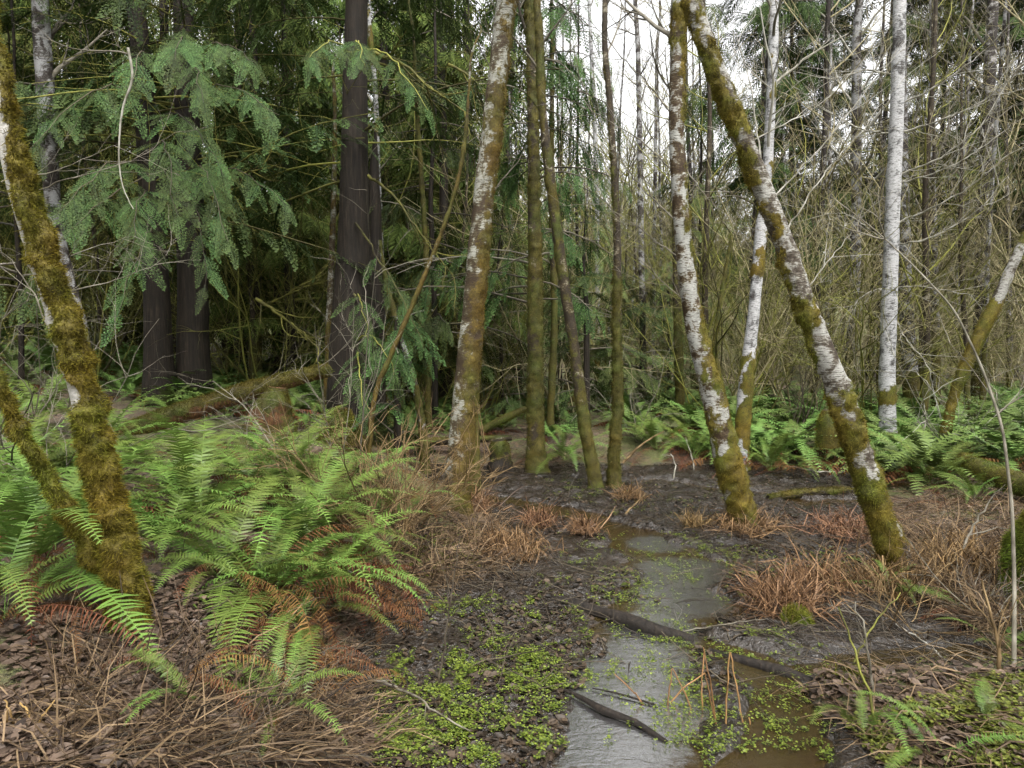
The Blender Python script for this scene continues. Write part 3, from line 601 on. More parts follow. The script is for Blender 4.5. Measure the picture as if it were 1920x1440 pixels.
# ------------------------------------------------------------------ near cedar boughs: each spray a piece of its own
HI_ME = []
for V, T, ti in HI: HI_ME.append(Geo().add(V, None, T, tint=ti).mesh('spray', LF_CEDAR))
def near_bough(tree, foot, a, b, n, seed, sag=.25, r=.012, size=1.0, mat=None):
    """a bough from a to b (px, py, Y) hung with sprays"""
    rg = np.random.default_rng(seed); A, Bp = at(*a), at(*b); t = np.linspace(0, 1, 14)[:, None]
    P = A + (Bp - A) * t + np.array([0, 0, 1.]) * (sag * 4 * t * (1 - t)) + rg.normal(0, .012, (14, 3)) - foot
    V, Q = tubes(P[None], (r * .75 * np.linspace(1, .15, 14))[None], 6); bo = link('bough', Geo().add(V, Q, tint=rg.uniform(0, 1)).mesh('bough', mat or TW_DARK), tree)
    n = int(n * 1.35)
    for k in range(n):
        u = .22 + .78 * (k + rg.uniform(0, .8)) / n; f = min(u, .999) * 13; i = int(f); p = P[i] + (P[min(i + 1, 13)] - P[i]) * (f - i)
        tg = nz(P[min(i + 1, 13)] - P[max(i - 1, 0)]); sd = nz(np.cross(tg, [0, 0, 1.])) * (1 if k % 2 else -1)
        d = nz(tg * .7 + sd * .75 * (1.2 - u) + np.array([0, 0, -.26]) + rg.normal(0, .14, 3)); M = basis(d[None], nz(np.array([[rg.normal(0, .2), rg.normal(0, .2) - .25, 1.]])))[0]
        s = link('spray', HI_ME[rg.integers(0, 4)], bo); sc = size * rg.uniform(.7, 1.1) * (1.1 - .35 * u)
        s.matrix_local = Matrix([[*(M[q] * sc), p[q]] for q in range(3)] + [[0, 0, 0, 1]])
for k, (a, b, n, sg) in enumerate([((290, 330, 8.6), (110, 395, 5.0), 16, .25), ((300, 300, 8.6), (330, 400, 4.8), 16, .35), ((290, 240, 8.7), (420, 330, 5.2), 14, .3),
        ((285, 380, 8.7), (245, 470, 4.9), 15, .25), ((300, 420, 8.7), (225, 590, 5.2), 12, .2), ((275, 180, 8.8), (40, 300, 5.4), 14, .3), ((280, 140, 8.8), (240, 190, 5.0), 12, .3), ((285, 330, 8.7), (30, 560, 5.6), 13, .2)]):
    near_bough(C1, C1F, a, b, n, 200 + k, sg)
for k, (a, b, n, sg) in enumerate([((360, 330, 9.0), (425, 455, 4.9), 16, .3), ((360, 380, 9.0), (390, 545, 5.6), 12, .25), ((355, 200, 9.0), (520, 220, 5.4), 15, .25), ((355, 180, 9.0), (380, 190, 5.0), 14, .3),
        ((350, 110, 9.0), (330, 110, 5.2), 12, .2), ((360, 320, 9.0), (545, 390, 6.0), 12, .2), ((355, 120, 9.0), (480, 120, 5.2), 13, .2)]):
    near_bough(C2, C2F, a, b, n, 220 + k, sg)
for k, (a, b, n, sg) in enumerate([((664, 120, 8.4), (580, 110, 6.0), 13, .2), ((664, 110, 8.4), (680, 120, 6.2), 12, .2), ((668, 100, 8.4), (800, 210, 7.0), 10, .25), ((668, 420, 8.4), (800, 660, 7.2), 7, .1), ((668, 640, 8.4), (740, 700, 7.2), 10, .2), ((664, 560, 8.4), (690, 640, 7.4), 7, .2), ((668, 660, 8.4), (680, 760, 7.2), 9, .15)]):
    near_bough(C3, C3F, a, b, n, 240 + k, sg, mat=TW_MOSSY, r=.02)

# ------------------------------------------------------------------ young cedars and forest behind
def young_cedar(label, px, py, Y, H, z0, nb, L0, seed, kinds=None, per=12, ssc=1.0, wpx=14, bark=None, mat=None, **kw):
    o, loc, rr, foot = place_tree('cedar_tree', label, 'tree', [(px, py, wpx), (px, py - 200, wpx * .8)], Y, bark or BK_CEDAR, CREASE, None, seed=seed, sides=10, top=H, top_r=.15)
    rg = np.random.default_rng(seed); b, f = conifer(rg, H, z0, nb, L0, kinds or MID, per, ssc, **kw)
    c = tag(link('crown', f.mesh('crown', mat or LF_CEDAR), o), kind='stuff'); tag(link('boughs', b.mesh('boughs', TW_GREY), c), kind='stuff'); return o
young_cedar('young cedar hanging long soft boughs over the leaning pair of trunks', 1005, 800, 9.6, 9.5, 1.7, 84, 1.95, 51, down=.6, droop=-.09, ssc=.9)
young_cedar('small pale green cedar sapling in front of the grey thicket, beyond the slim mossed trunks', 1100, 770, 10.6, 3.6, .35, 34, 1.05, 52, per=10)
young_cedar('low cedar sapling under the thin pole in the bright gap', 1205, 770, 12.5, 2.6, .3, 24, .9, 53, per=9)
young_cedar('dark young cedar filling the space between the broad cedar and the brown-mossed alder', 815, 790, 10.5, 9, 1.2, 60, 1.7, 54, down=.6)
young_cedar('dense cedar bough screen at the edge, behind the flaking white trunk', 40, 760, 8.4, 8, .9, 55, 2.2, 55)
young_cedar('cedar sapling tucked against the foot of the broad black cedar', 745, 800, 7.9, 1.7, .25, 16, .75, 56, per=9)

for k, (px, Y, H, L0) in enumerate([(940, 12, 4.2, 1.2), (1050, 13.5, 4.8, 1.3), (1150, 12.2, 2.6, 1.0), (1090, 16, 5.5, 1.5), (1255, 14.5, 3.0, 1.0), (975, 15.5, 6.5, 1.6)]):
    young_cedar(('pale young cedar behind the brown-mossed alder', 'pale young cedar behind the leaning pair', 'small pale cedar between the slim mossed trunk and the thin pole', 'far pale cedar in the grey thicket under the bright gap', 'small pale cedar close to the mottled alder', 'taller pale cedar behind the straight olive-mossed trunk')[k], px, 770, Y, H, .3, 34, L0, 570 + k, per=10, mat=LF_CEDAR_PALE, wpx=9)
young_cedar('feathery pale cedar veiling the near side of the bright gap', 1085, 760, 13, 9.5, 1.2, 46, 1.15, 580, per=11, mat=LF_CEDAR_PALE, wpx=9, down=.6)
young_cedar('feathery pale cedar just past the mottled alder', 1310, 760, 14.5, 10, 1.0, 46, 1.15, 581, per=11, mat=LF_CEDAR_PALE, wpx=9, down=.5)
FAR = {}
def proto(key, make): FAR[key] = make()
def conifer_proto(seed, H, z0, nb, L0, kinds, per, ssc, leaf, wood, bark, r0, **kw):
    def make():
        rg = np.random.default_rng(seed); P = np.stack([np.cumsum(rg.normal(0, .02, 9)) * 1.0, np.cumsum(rg.normal(0, .02, 9)), np.linspace(-.2, H, 9)], -1)
        g, _ = trunk_geo(P, np.linspace(r0, r0 * .1, 9), rg, 10, .3, .05, CREASE, .01, ring=.25); b, f = conifer(rg, H, z0, nb, L0, kinds, per, ssc, **kw)
        return [('trunk', g.mesh('trunk', bark), None), ('crown', f.mesh('crown', leaf), None), ('boughs', b.mesh('boughs', wood), 'crown')]
    return make
for k in range(3): proto('cedar%d' % k, conifer_proto(60 + k, 14, .9, 95, 3.0, LO, 24, 1.2, LF_CEDAR_FAR, TW_MOSSY, BK_CEDAR, .17, down=.3))
for k in range(3): proto('fir%d' % k, conifer_proto(65 + k, 17, 3.0, 110, 3.3, FIRS, 30, 1.45, LF_FIR, TW_DARK, BK_DARK, .12, down=.2, droop=-.03))
for k in range(2): proto('farcedar%d' % k, conifer_proto(160 + k, 15, 1.2, 70, 3.2, COARSE, 10, 1.0, LF_CEDAR_FAR, TW_MOSSY, BK_CEDAR, .17, down=.5))
for k in range(2): proto('farfir%d' % k, conifer_proto(165 + k, 17, 3.0, 75, 3.3, COARSE, 9, .85, LF_FIR, TW_DARK, BK_DARK, .12, down=.2, droop=-.03))
def bare_proto(seed, H, r0, n0, L0, bark, wood, t0=.2, lev=3, kids=(6, 5), up=.06, mossf=None):
    def make():
        rg = np.random.default_rng(seed); P = np.stack([np.cumsum(rg.normal(0, .06, 10)), np.cumsum(rg.normal(0, .06, 10)), np.linspace(-.2, H, 10)], -1)
        g, _ = trunk_geo(P, np.linspace(r0, r0 * .2, 10), rg, 9, .2, .06, mossf or cover(.8, .1, .5, 3), .008, ring=.2)
        c = Geo(); bare_crown(rg, P, np.linspace(r0, r0 * .2, 10), n0, L0, c, t0, 1., lev, up, kids=kids, sides=(4, 3, 3))
        return [('trunk', g.mesh('trunk', bark), None), ('crown', c.mesh('crown', wood), None)]
    return make
for k, (bk, tw) in enumerate([(BK_GREY, TW_GREY), (BK_DARK, TW_FAR), (BK_MOSSY, TW_MOSSY)]): proto('alder%d' % k, bare_proto(70 + k, 12, .08, 34, 2.6, bk, tw, .12))
def thicket_proto(seed, n, H, wood, lev=3, kids=(6, 5), spread=.5, r=.012, up=.01):
    def make():
        rg = np.random.default_rng(seed); az = rg.uniform(0, 6.28, n); st = np.stack([rg.normal(0, .22, n), rg.normal(0, .22, n), np.full(n, -.05)], -1)
        d = np.stack([np.cos(az) * spread, np.sin(az) * spread, np.ones(n)], -1); L = H * rg.uniform(.6, 1.2, n); B = grow(st, d, L, 10, .09, up - .03, rg); g = Geo(); rr = np.full(n, r) * rg.uniform(.6, 1.2, n)
        for k in range(lev):
            K = B.shape[1]; V, Q = tubes(B, np.maximum(rr, .002)[:, None] * np.linspace(1, .3, K)[None], 4 if k == 0 else 3); g.add(V, Q, tint=np.repeat(rg.uniform(0, 1, len(B)), K * (4 if k == 0 else 3)))
            if k < lev - 1:
                s2, d2, t, ix = spawn(B, kids[k], .15, 1, .4, 1.1, rg); L = L[ix] * rg.uniform(.25, .55, len(s2)); rr = rr[ix] * .5; B = grow(s2, d2, L, 6, .12, .03, rg)
        return [('stems', g.mesh('stems', wood), None)]
    return make
for k, tw in enumerate((TW_MOSSY, TW_FAR, TW_FAR, TW_MOSSY)): proto('brush%d' % k, thicket_proto(80 + k, 10, 3.6, tw, kids=(8, 6), r=.014))
for k, tw in enumerate((TW_FAR, TW_MOSSY)): proto('tall%d' % k, thicket_proto(86 + k, 11, 6.0, tw, kids=(8, 4), spread=.35, r=.03))
MARKS = [(-200, 'outermost beyond the shaggy alder'), (60, 'past the shaggy gold-mossed alder'), (170, 'behind the flaking white trunk'), (270, 'just before the paired cedars'), (370, 'behind the stouter paired cedar'), (440, 'past the paired cedars'), (520, 'beyond the nurse log'), (600, 'near the orange-brown stem'), (680, 'behind the broad black cedar'),
    (760, 'past the broken snag'), (830, 'beyond the orange twig bush'), (900, 'behind the brown-mossed alder'), (970, 'before the straight olive-mossed trunk'), (1050, 'behind the leaning pair'), (1130, 'beside the bright gap'), (1210, 'in the bright gap'), (1280, 'behind the mottled alder'), (1350, 'past the mottled alder'), (1420, 'behind the slender birch'),
    (1490, 'under the big leaning alder'), (1550, 'behind the big leaning alder'), (1620, 'by the grey mottled trunk'), (1690, 'behind the bright white birch'), (1760, 'past the white birches'), (1830, 'by the dark flecked trunk'), (1900, 'beyond the sapling pole'), (1990, 'outermost beyond the sapling pole')]
def where(px): return min(MARKS, key=lambda m: abs(m[0] - px))[1]
def plant(key, name, label, cat, x, y, rg, scl, group):
    o = thing(name, label, cat, on_ground(x, y) - np.array([0, 0, .05]), group, (rg.normal(0, .03), rg.normal(0, .03), rg.uniform(0, 6.28)), float(scl)); made = {}
    for nm, me, par in FAR[key]:
        made[nm] = link(nm, me, made.get(par, o))
        if nm != 'trunk': made[nm]['kind'] = 'stuff'
    return o
def far(px, Y, jit=0): return (px - CX) / F * Y, Y
rf = np.random.default_rng(90)
# dark cedars closing the view behind the paired cedars
ced = [(-160, 12), (-40, 13.5), (60, 15), (150, 12.5), (215, 16.5), (330, 13.5), (430, 14.5), (520, 13), (570, 17), (640, 14), (740, 13.5), (800, 17), (880, 14.5), (930, 20), (700, 19), (470, 20), (250, 21), (100, 20), (-80, 18), (-250, 15), (860, 24)]
ced += [(450, 12.5), (545, 11.6), (835, 12.6)]
for k in range(30): ced.append((rf.uniform(-350, 985), rf.uniform(22, 48)))
for px, Y in ced:
    x, y = far(px, Y); plant('cedar%d' % rf.integers(0, 3) if Y < 19 else 'farcedar%d' % rf.integers(0, 2), 'cedar_tree', ('dark cedar ' if Y < 18 else 'far dim cedar ') + where(px), 'tree', x, y, rf, (rf.uniform(.8, 1.2) if Y > 12.7 else rf.uniform(.55, .8)) * (1 if Y < 22 else 1.25), 'cedars of the dark forest')
# firs beyond the white birches
for px, Y in [(1392, 14.5), (1480, 22), (1560, 25), (1630, 20), (1740, 23), (1800, 19), (1900, 20), (1990, 17), (2080, 22), (1410, 28), (1450, 30), (1700, 30), (1850, 29), (2000, 30), (1520, 34), (1580, 36), (1660, 26), (1780, 36), (1930, 26), (2100, 30), (1400, 38), (2200, 24)]:
    x, y = far(px, Y); o_ = plant('fir%d' % rf.integers(0, 3) if Y < 26 else 'farfir%d' % rf.integers(0, 2), 'fir_tree', 'dark fir trunk close beside the slender white birch' if px == 1392 else ('dark fir ' if Y < 27 else 'farther dim fir ') + where(px), 'tree', x, y, rf, rf.uniform(.85, 1.15), 'firs beyond the birches')
    if px == 1392: o_.scale = (.55, .55, 1.0)
# bare alders in the thicket
for px, Y in [(1300, 17), (1440, 16), (1480, 19), (1520, 13.5), (1555, 18), (1650, 15), (1755, 13), (1790, 17), (1900, 14.5), (1945, 11), (1060, 17), (1010, 21), (960, 18), (1310, 24), (1340, 22), (1860, 20), (1960, 18), (2060, 15)]:
    x, y = far(px, Y); plant('alder%d' % int(rf.uniform() < .3), 'alder_tree', 'bare thin alder ' + where(px), 'tree', x, y, rf, rf.uniform(.8, 1.1), 'bare alders in the thicket')
for px, Y in [(420, 12), (560, 12.5), (770, 13), (850, 12), (240, 14), (30, 12.5), (530, 16), (650, 13), (200, 11), (900, 13), (480, 11), (100, 14)]:
    x, y = far(px, Y); plant('alder2', 'maple_tree', 'moss-hung thin maple ' + where(px), 'tree', x, y, rf, rf.uniform(.45, .7), 'mossy maples among the cedars')
for k in range(15):
    px, Y = rf.uniform(1000, 1960), rf.uniform(10.5, 19); x, y = far(px, Y); plant('alder2', 'maple_tree', 'slim mossy maple stem ' + where(px), 'tree', x, y, rf, rf.uniform(.4, .6) if 1070 < px < 1300 else rf.uniform(.5, .85), 'mossy maples of the thicket')
# twiggy brush
for px, Y in [(1165, 20), (1180, 24), (1245, 18), (1140, 16), (1095, 20)]:
    x, y = far(px, Y); plant('alder0', 'alder_tree', 'hair-thin pole ' + where(px), 'tree', x, y, rf, .75, 'hair-thin poles in the gap')
for k in range(44):
    px, Y = rf.uniform(1000, 2000), rf.uniform(10.5, 24); x, y = far(px, Y)
    plant('brush%d' % rf.integers(0, 4), 'twig_bush', 'bare twiggy bush ' + where(px), 'bush', x, y, rf, rf.uniform(.7, 1.3) * (.55 if 1070 < px < 1330 else 1), 'twig bushes of the thicket')
for k in range(44):
    px, Y = rf.uniform(-100, 960), rf.uniform(10.2, 18); x, y = far(px, Y)
    plant('brush%d' % (0, 3)[rf.integers(0, 2)], 'twig_bush', 'mossy twig bush ' + where(px), 'bush', x, y, rf, rf.uniform(.7, 1.3), 'mossy bushes under the cedars')
for k in range(64):
    px, Y = rf.uniform(850, 2050), rf.uniform(26, 75); x, y = far(px, Y)
    plant('tall%d' % int(rf.uniform() < .3), 'willow_bush', 'tall pale winter bush on the rise ' + where(px), 'bush', x, y, rf, rf.uniform(.8, 1.5), 'pale bushes on the rise')
for k in range(16):
    px, Y = rf.uniform(1070, 1310), rf.uniform(28, 52); x, y = far(px, Y); plant('tall1', 'willow_bush', 'tall yellow-green mossy bush on the rise ' + where(px), 'bush', x, y, rf, rf.uniform(1.2, 1.8), 'mossy bushes under the gap')
for k in range(24):
    px, Y = rf.uniform(600, 2200), rf.uniform(70, 120); x, y = far(px, Y)
    if 1040 < px < 1330: continue
    plant('farfir%d' % rf.integers(0, 2), 'fir_tree', 'distant hillside fir ' + where(px), 'tree', x, y, rf, rf.uniform(.6, .9), 'distant firs on the hillside')
# the same wood beside and behind the photographer, unseen, added for its shade
for x, y in [(-7, 3), (-9, 7), (-6, -3), (-2.5, -6), (3, -7), (7, -4), (8.5, 2), (9.5, 6.5), (-12, 0), (0, -11), (12, -2), (-8, -9), (7, -11)]:
    plant('farcedar%d' % rf.integers(0, 2) if x < 2 else 'farfir%d' % rf.integers(0, 2), 'cedar_tree' if x < 2 else 'fir_tree', 'unseen conifer of the surrounding wood, added to shade the clearing, out of the picture', 'tree', x, y, rf, rf.uniform(.9, 1.2), 'conifers around the clearing')

# ------------------------------------------------------------------ sword ferns
def frond(rg, L, pairs, el, curl, w=.085, pw=.0185, dead=False, ragged=0.0):
    """one frond from the origin along +y: arching stalk, paired leaflets tapering to the tip"""
    K = 24; s = np.linspace(0, 1, K); ang = el - curl * s ** 1.2; st = L / (K - 1); tw = rg.normal(0, .10)
    y = np.concatenate([[0], np.cumsum(np.cos(ang[:-1]) * st)]); z = np.concatenate([[0], np.cumsum(np.sin(ang[:-1]) * st)]); x = np.sin(s * 2.5) * tw * L * .3 * s
    P = np.stack([x, y, z], -1); tg = nz(np.gradient(P, axis=0)); up = nz(np.cross(np.array([1., 0, 0]), tg)); sd = nz(np.cross(tg, up))
    g = Geo(); ri = np.linspace(.0028, .0008, K)[:, None]
    V = np.stack([P - sd * ri, P + up * ri, P + sd * ri], 1).reshape(-1, 3); i = np.arange(K - 1)[:, None] * 3 + np.array([[0, 1]])
    g.add(V, np.stack([i, i + 1, i + 4, i + 3], -1).reshape(-1, 4), tint=.75 if not dead else .3)
    u = .14 + .85 * (np.arange(pairs) + .5) / pairs; base = np.interp(u, [0, .14, .25, .5, .75, .92, 1], [.55, .6, .9, 1, .78, .38, .12]) * w
    for sg in (-1, 1):
        uu = np.clip(u + (.25 / pairs if sg > 0 else 0), 0, .999); f = uu * (K - 1); j = f.astype(int); fr = (f - j)[:, None]
        p = P[j] * (1 - fr) + P[np.minimum(j + 1, K - 1)] * fr; T = tg[j]; U = up[j]; Sd = sd[j] * sg; ln = (base * rg.uniform(.88, 1.1, pairs))[:, None]
        if dead: ln = ln * rg.uniform(.55, 1.1, (pairs, 1))
        d = nz(Sd + T * rg.uniform(.15, .4, (pairs, 1)) + U * (rg.normal(.12, .10, (pairs, 1)) if not dead else rg.normal(-.5, .5, (pairs, 1))))
        dr = U * -.18 * ln * (1 if not dead else 3); hw = T * pw * np.interp(u, [0, .5, 1], [.9, 1, .5])[:, None]; mid = p + d * ln * .5 + dr * .25; tip = p + d * ln + dr
        V = np.stack([p - hw * .42, p + hw * .5, mid + hw * .36, mid - hw * .30, tip + T * .004], 1).reshape(-1, 3); o = np.arange(pairs)[:, None] * 5
        ti = np.repeat(rg.uniform(.25, .6, pairs) + .3 * u, 5)
        kp = rg.uniform(0, 1, pairs) > ragged; o = o[kp]; g.add(V, o + np.array([[0, 1, 2, 3]]), o + np.array([[3, 2, 4]]), tint=np.clip(ti, 0, 1))
    return g
rq = np.random.default_rng(300)
FR = [frond(rq, 1.0, 40, el, cu).mesh('frond', LF_FERN) for el, cu in [(1.15, 1.5), (1.0, 1.7), (.85, 1.5), (1.25, 2.0), (.7, 1.6), (1.1, 1.1), (.95, 2.1), (.55, 1.2)]]
FR += [frond(rq, 1.0, 38, el, cu, .08, .0175, False, .28).mesh('frond', LF_FERN) for el, cu in [(1.2, 1.9), (.75, 1.9), (1.0, 1.3)]]
FRD = [frond(rq, 1.0, 36, el, cu, .07, .010, True).mesh('dead_frond', LF_FERN_DEAD) for el, cu in [(.5, 1.6), (.35, 1.3), (.8, 2.4), (.6, 2.0)]]
def lo_frond_clump(seed, n, dead):
    rg = np.random.default_rng(seed); out = []
    for is_d, cnt in ((False, n), (True, dead)):
        G = Geo()
        for k in range(cnt):
            fg = frond(rg, rg.uniform(.7, 1.1), 20, rg.uniform(.5, 1.25) if not is_d else rg.uniform(.2, .6), rg.uniform(1.1, 2.0), .10, .034, is_d); V, Q, T, A = fg.arrays(); a = rg.uniform(0, 6.28); c, s = math.cos(a), math.sin(a)
            G.add(np.stack([V[:, 0] * c - V[:, 1] * s, V[:, 0] * s + V[:, 1] * c, V[:, 2]], -1), Q, T, tint=A['tint'])
        if cnt: out.append(G)
    return out
CLUMP = []
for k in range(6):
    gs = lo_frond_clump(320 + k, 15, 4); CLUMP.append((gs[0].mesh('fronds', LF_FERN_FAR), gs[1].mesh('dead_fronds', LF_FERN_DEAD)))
def fern(label, px, py, size, n, dead, seed, group='sword ferns on the near banks', az=None, elev=0.0, spread=math.pi):
    """a fern whose crown sits where the pixel meets the ground; az: facing of the fronds, spread: half the fan"""
    rg = np.random.default_rng(seed); B = ground_hit(px, py); o = thing('sword_fern', label, 'fern', B, group)
    for k in range(n + dead):
        d = k >= n; me = FRD[rg.integers(0, 4)] if d else FR[rg.integers(0, len(FR))]
        a = rg.uniform(0, 2 * math.pi) if az is None else az + rg.uniform(-spread, spread); s = size * rg.uniform(.65, 1.15)
        link('dead_frond' if d else 'frond', me, o, (rg.normal(0, .025), rg.normal(0, .025), .02 if not d else .0), (rg.normal(0, .12) + elev, rg.normal(0, .12), a - math.pi / 2), (s * rg.uniform(.85, 1.2), s, s))
    return o
# az: 0 faces +x (screen right), -pi/2 faces the camera
for k, a in enumerate([
    ('large fern spreading below the nurse log, tallest of the thick fern patch', 470, 930, 1.0, 20, 3),
    ('fern with pale upright fronds at the top of the thick fern patch', 545, 905, .95, 18, 3),
    ('fern in the middle of the thick patch with fronds over the mossy trunk foot', 370, 985, .9, 18, 9),
    ('bright fern at the centre of the thick patch, two fronds pointing at the dead grass', 575, 1040, .9, 18, 3),
    ('fern crown between the shaggy alder and the thick fern patch', 310, 1035, .75, 14, 4),
    ('drooping fern at the front of the thick patch over red dead fronds', 500, 1130, .85, 13, 26),
    ('fern hanging over the mud edge with shaded undersides', 640, 1105, .62, 14, 14),
    ('fern with long hanging fronds beside the leaning mossed stem', 85, 1040, .98, 15, 12),
    ('dark fern behind the leaning mossed stem at the picture edge', -20, 960, .9, 16, 4),
    ('fern below the mossy log end, seen between the two mossed trunks', 130, 905, .75, 14, 3),
    ('small fern low in the corner under the hanging fronds', 0, 1170, .7, 12, 8),
    ('fern arching beside the nurse log behind the shaggy alder', 75, 800, .85, 12, 2),
    ('fern on top of the nurse log by the paired cedars', 330, 790, .6, 10, 4),
    ('dark fern under the orange twig bush', 740, 985, .5, 8, 8),
    ('fern fronds at the foot of the brown-mossed alder', 800, 950, .42, 6, 6),
    ('single flat frond fern lying over the dead grass by the mud', 560, 1200, .55, 5, 14),
    ('small fern poking through the dead bracken at the bottom edge', 520, 1345, .42, 9, 2),
    ('little fern in the straw near the bottom corner', 365, 1325, .3, 6, 1),
    ('fern on the fern slope beside the bright white birch', 1745, 915, .70, 17, 5),
    ('fern with shaded fronds behind the curving mottled alder', 1445, 885, .80, 15, 8),
    ('fern at the back edge of the mud under a leaning stick', 1300, 862, .85, 15, 7),
    ('fern on the back bank near the slim mossed trunks', 1230, 845, .8, 14, 5),
    ('fern beside the straight olive-mossed trunk foot', 1060, 865, .75, 14, 4),
    ('low fern on the slope edge below the mossy log', 1830, 940, .45, 9, 3),
    ('small fern at the foot of the big leaning alder', 1660, 1120, .38, 8, 2),
    ('pale fern upright in the bottom corner among moss and leaves', 1625, 1390, .36, 3, 1),
    ('fern fronds at the bottom edge beside the grey sapling pole', 1850, 1360, .26, 5, 1),
    ('flat fern at the very bottom edge among moss', 1740, 1420, .3, 5, 1),
    ('fern at the lower lip of the thick patch with fronds hanging over the straw', 590, 1150, .75, 10, 6),
    ('fern beside the leaf litter at the lower edge of the thick patch', 420, 1095, .75, 11, 6),
    ('tall fern at the crest of the thick patch beside the mossy stump', 600, 940, 1.0, 14, 2),
    ('fern low behind the shaggy alder foot', 330, 940, .85, 14, 3),
    ('fern leaning out of the thick patch over the straw', 590, 1000, .75, 12, 6),
    ('fern under the mossy log end between the trunks, lower one', 170, 1000, .75, 13, 4),
    ('fern behind the hanging fronds by the picture edge', 30, 930, .85, 14, 3),
    ('fern beside the nurse log end, partly hidden by the mossed trunk', 190, 850, .8, 12, 2),
    ('fern on the rise behind the leaning mossed stem', -10, 830, .9, 14, 2),
    ('fern in front of the crumbling red-brown stump', 490, 870, .9, 12, 3),
    ('fern with broad bright fronds hanging in front of the leaning mossed stem', 55, 1095, .92, 12, 5),
    ('low fern among twigs in front of the mossy stump', 640, 915, .6, 11, 4),
    ('low dark fern between the mossy stump and the orange bush', 700, 900, .55, 10, 4),
    ('fern on the bare rise behind the thick patch', 370, 860, .6, 11, 2),
    ('fern below the nurse log beside the shaggy alder', 250, 870, .65, 11, 2),
    ('fern under the grey sapling pole by the dark channel', 1880, 1230, .28, 6, 2),
    ]):
    fern(a[0], a[1], a[2], a[3] * 1.2, int(a[4] * 1.35), a[5], 400 + k) if not (a[2] < 955 and 200 < a[1] < 630) else fern(a[0], a[1], a[2], a[3] * .9, int(a[4] * 1.2), a[5] + 2, 400 + k)
for k, (lb, px, py, s, n) in enumerate([('heap of rusty dead fern fronds below the thick fern patch', 430, 1180, .6, 14), ('rusty dead fern fronds spilling towards the crossing pale sticks', 540, 1240, .55, 14), ('dead brown fern fronds beside the leaf litter at the bottom', 330, 1290, .5, 9), ('dead fern fronds hanging over the mud edge', 690, 1170, .5, 12), ('flattened rusty fern fronds by the bottom straw', 600, 1320, .5, 10), ('dead fern fronds curling beside the shaggy alder foot', 150, 1130, .5, 8), ('rusty dead fronds under the back bank ferns', 1490, 880, .7, 12), ('dead brown fronds in the straw under the sapling pole', 1800, 1150, .5, 12), ('rusty dead fronds beside the birch slope fern', 1790, 950, .55, 9)]):
    fern(lb, px, py, s, 0, n, 470 + k)
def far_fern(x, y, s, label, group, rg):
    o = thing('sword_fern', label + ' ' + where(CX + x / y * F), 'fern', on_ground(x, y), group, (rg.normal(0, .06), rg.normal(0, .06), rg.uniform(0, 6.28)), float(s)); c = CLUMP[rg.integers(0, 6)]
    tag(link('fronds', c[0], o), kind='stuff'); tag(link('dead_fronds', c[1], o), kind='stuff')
rz = np.random.default_rng(350)
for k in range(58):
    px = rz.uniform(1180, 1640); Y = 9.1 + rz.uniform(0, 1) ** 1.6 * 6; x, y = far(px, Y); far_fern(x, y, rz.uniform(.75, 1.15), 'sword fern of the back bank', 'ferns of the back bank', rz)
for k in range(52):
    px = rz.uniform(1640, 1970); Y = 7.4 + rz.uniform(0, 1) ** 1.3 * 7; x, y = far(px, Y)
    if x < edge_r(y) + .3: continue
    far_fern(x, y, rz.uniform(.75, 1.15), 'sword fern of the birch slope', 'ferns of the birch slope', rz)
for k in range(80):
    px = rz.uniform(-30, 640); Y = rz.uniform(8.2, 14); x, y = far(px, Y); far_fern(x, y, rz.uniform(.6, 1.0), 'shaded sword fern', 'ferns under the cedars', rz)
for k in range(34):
    px = rz.uniform(690, 1150); Y = rz.uniform(9.6, 15); x, y = far(px, Y); far_fern(x, y, rz.uniform(.55, .9), 'sword fern behind the mud', 'ferns beyond the brown-mossed alder', rz)

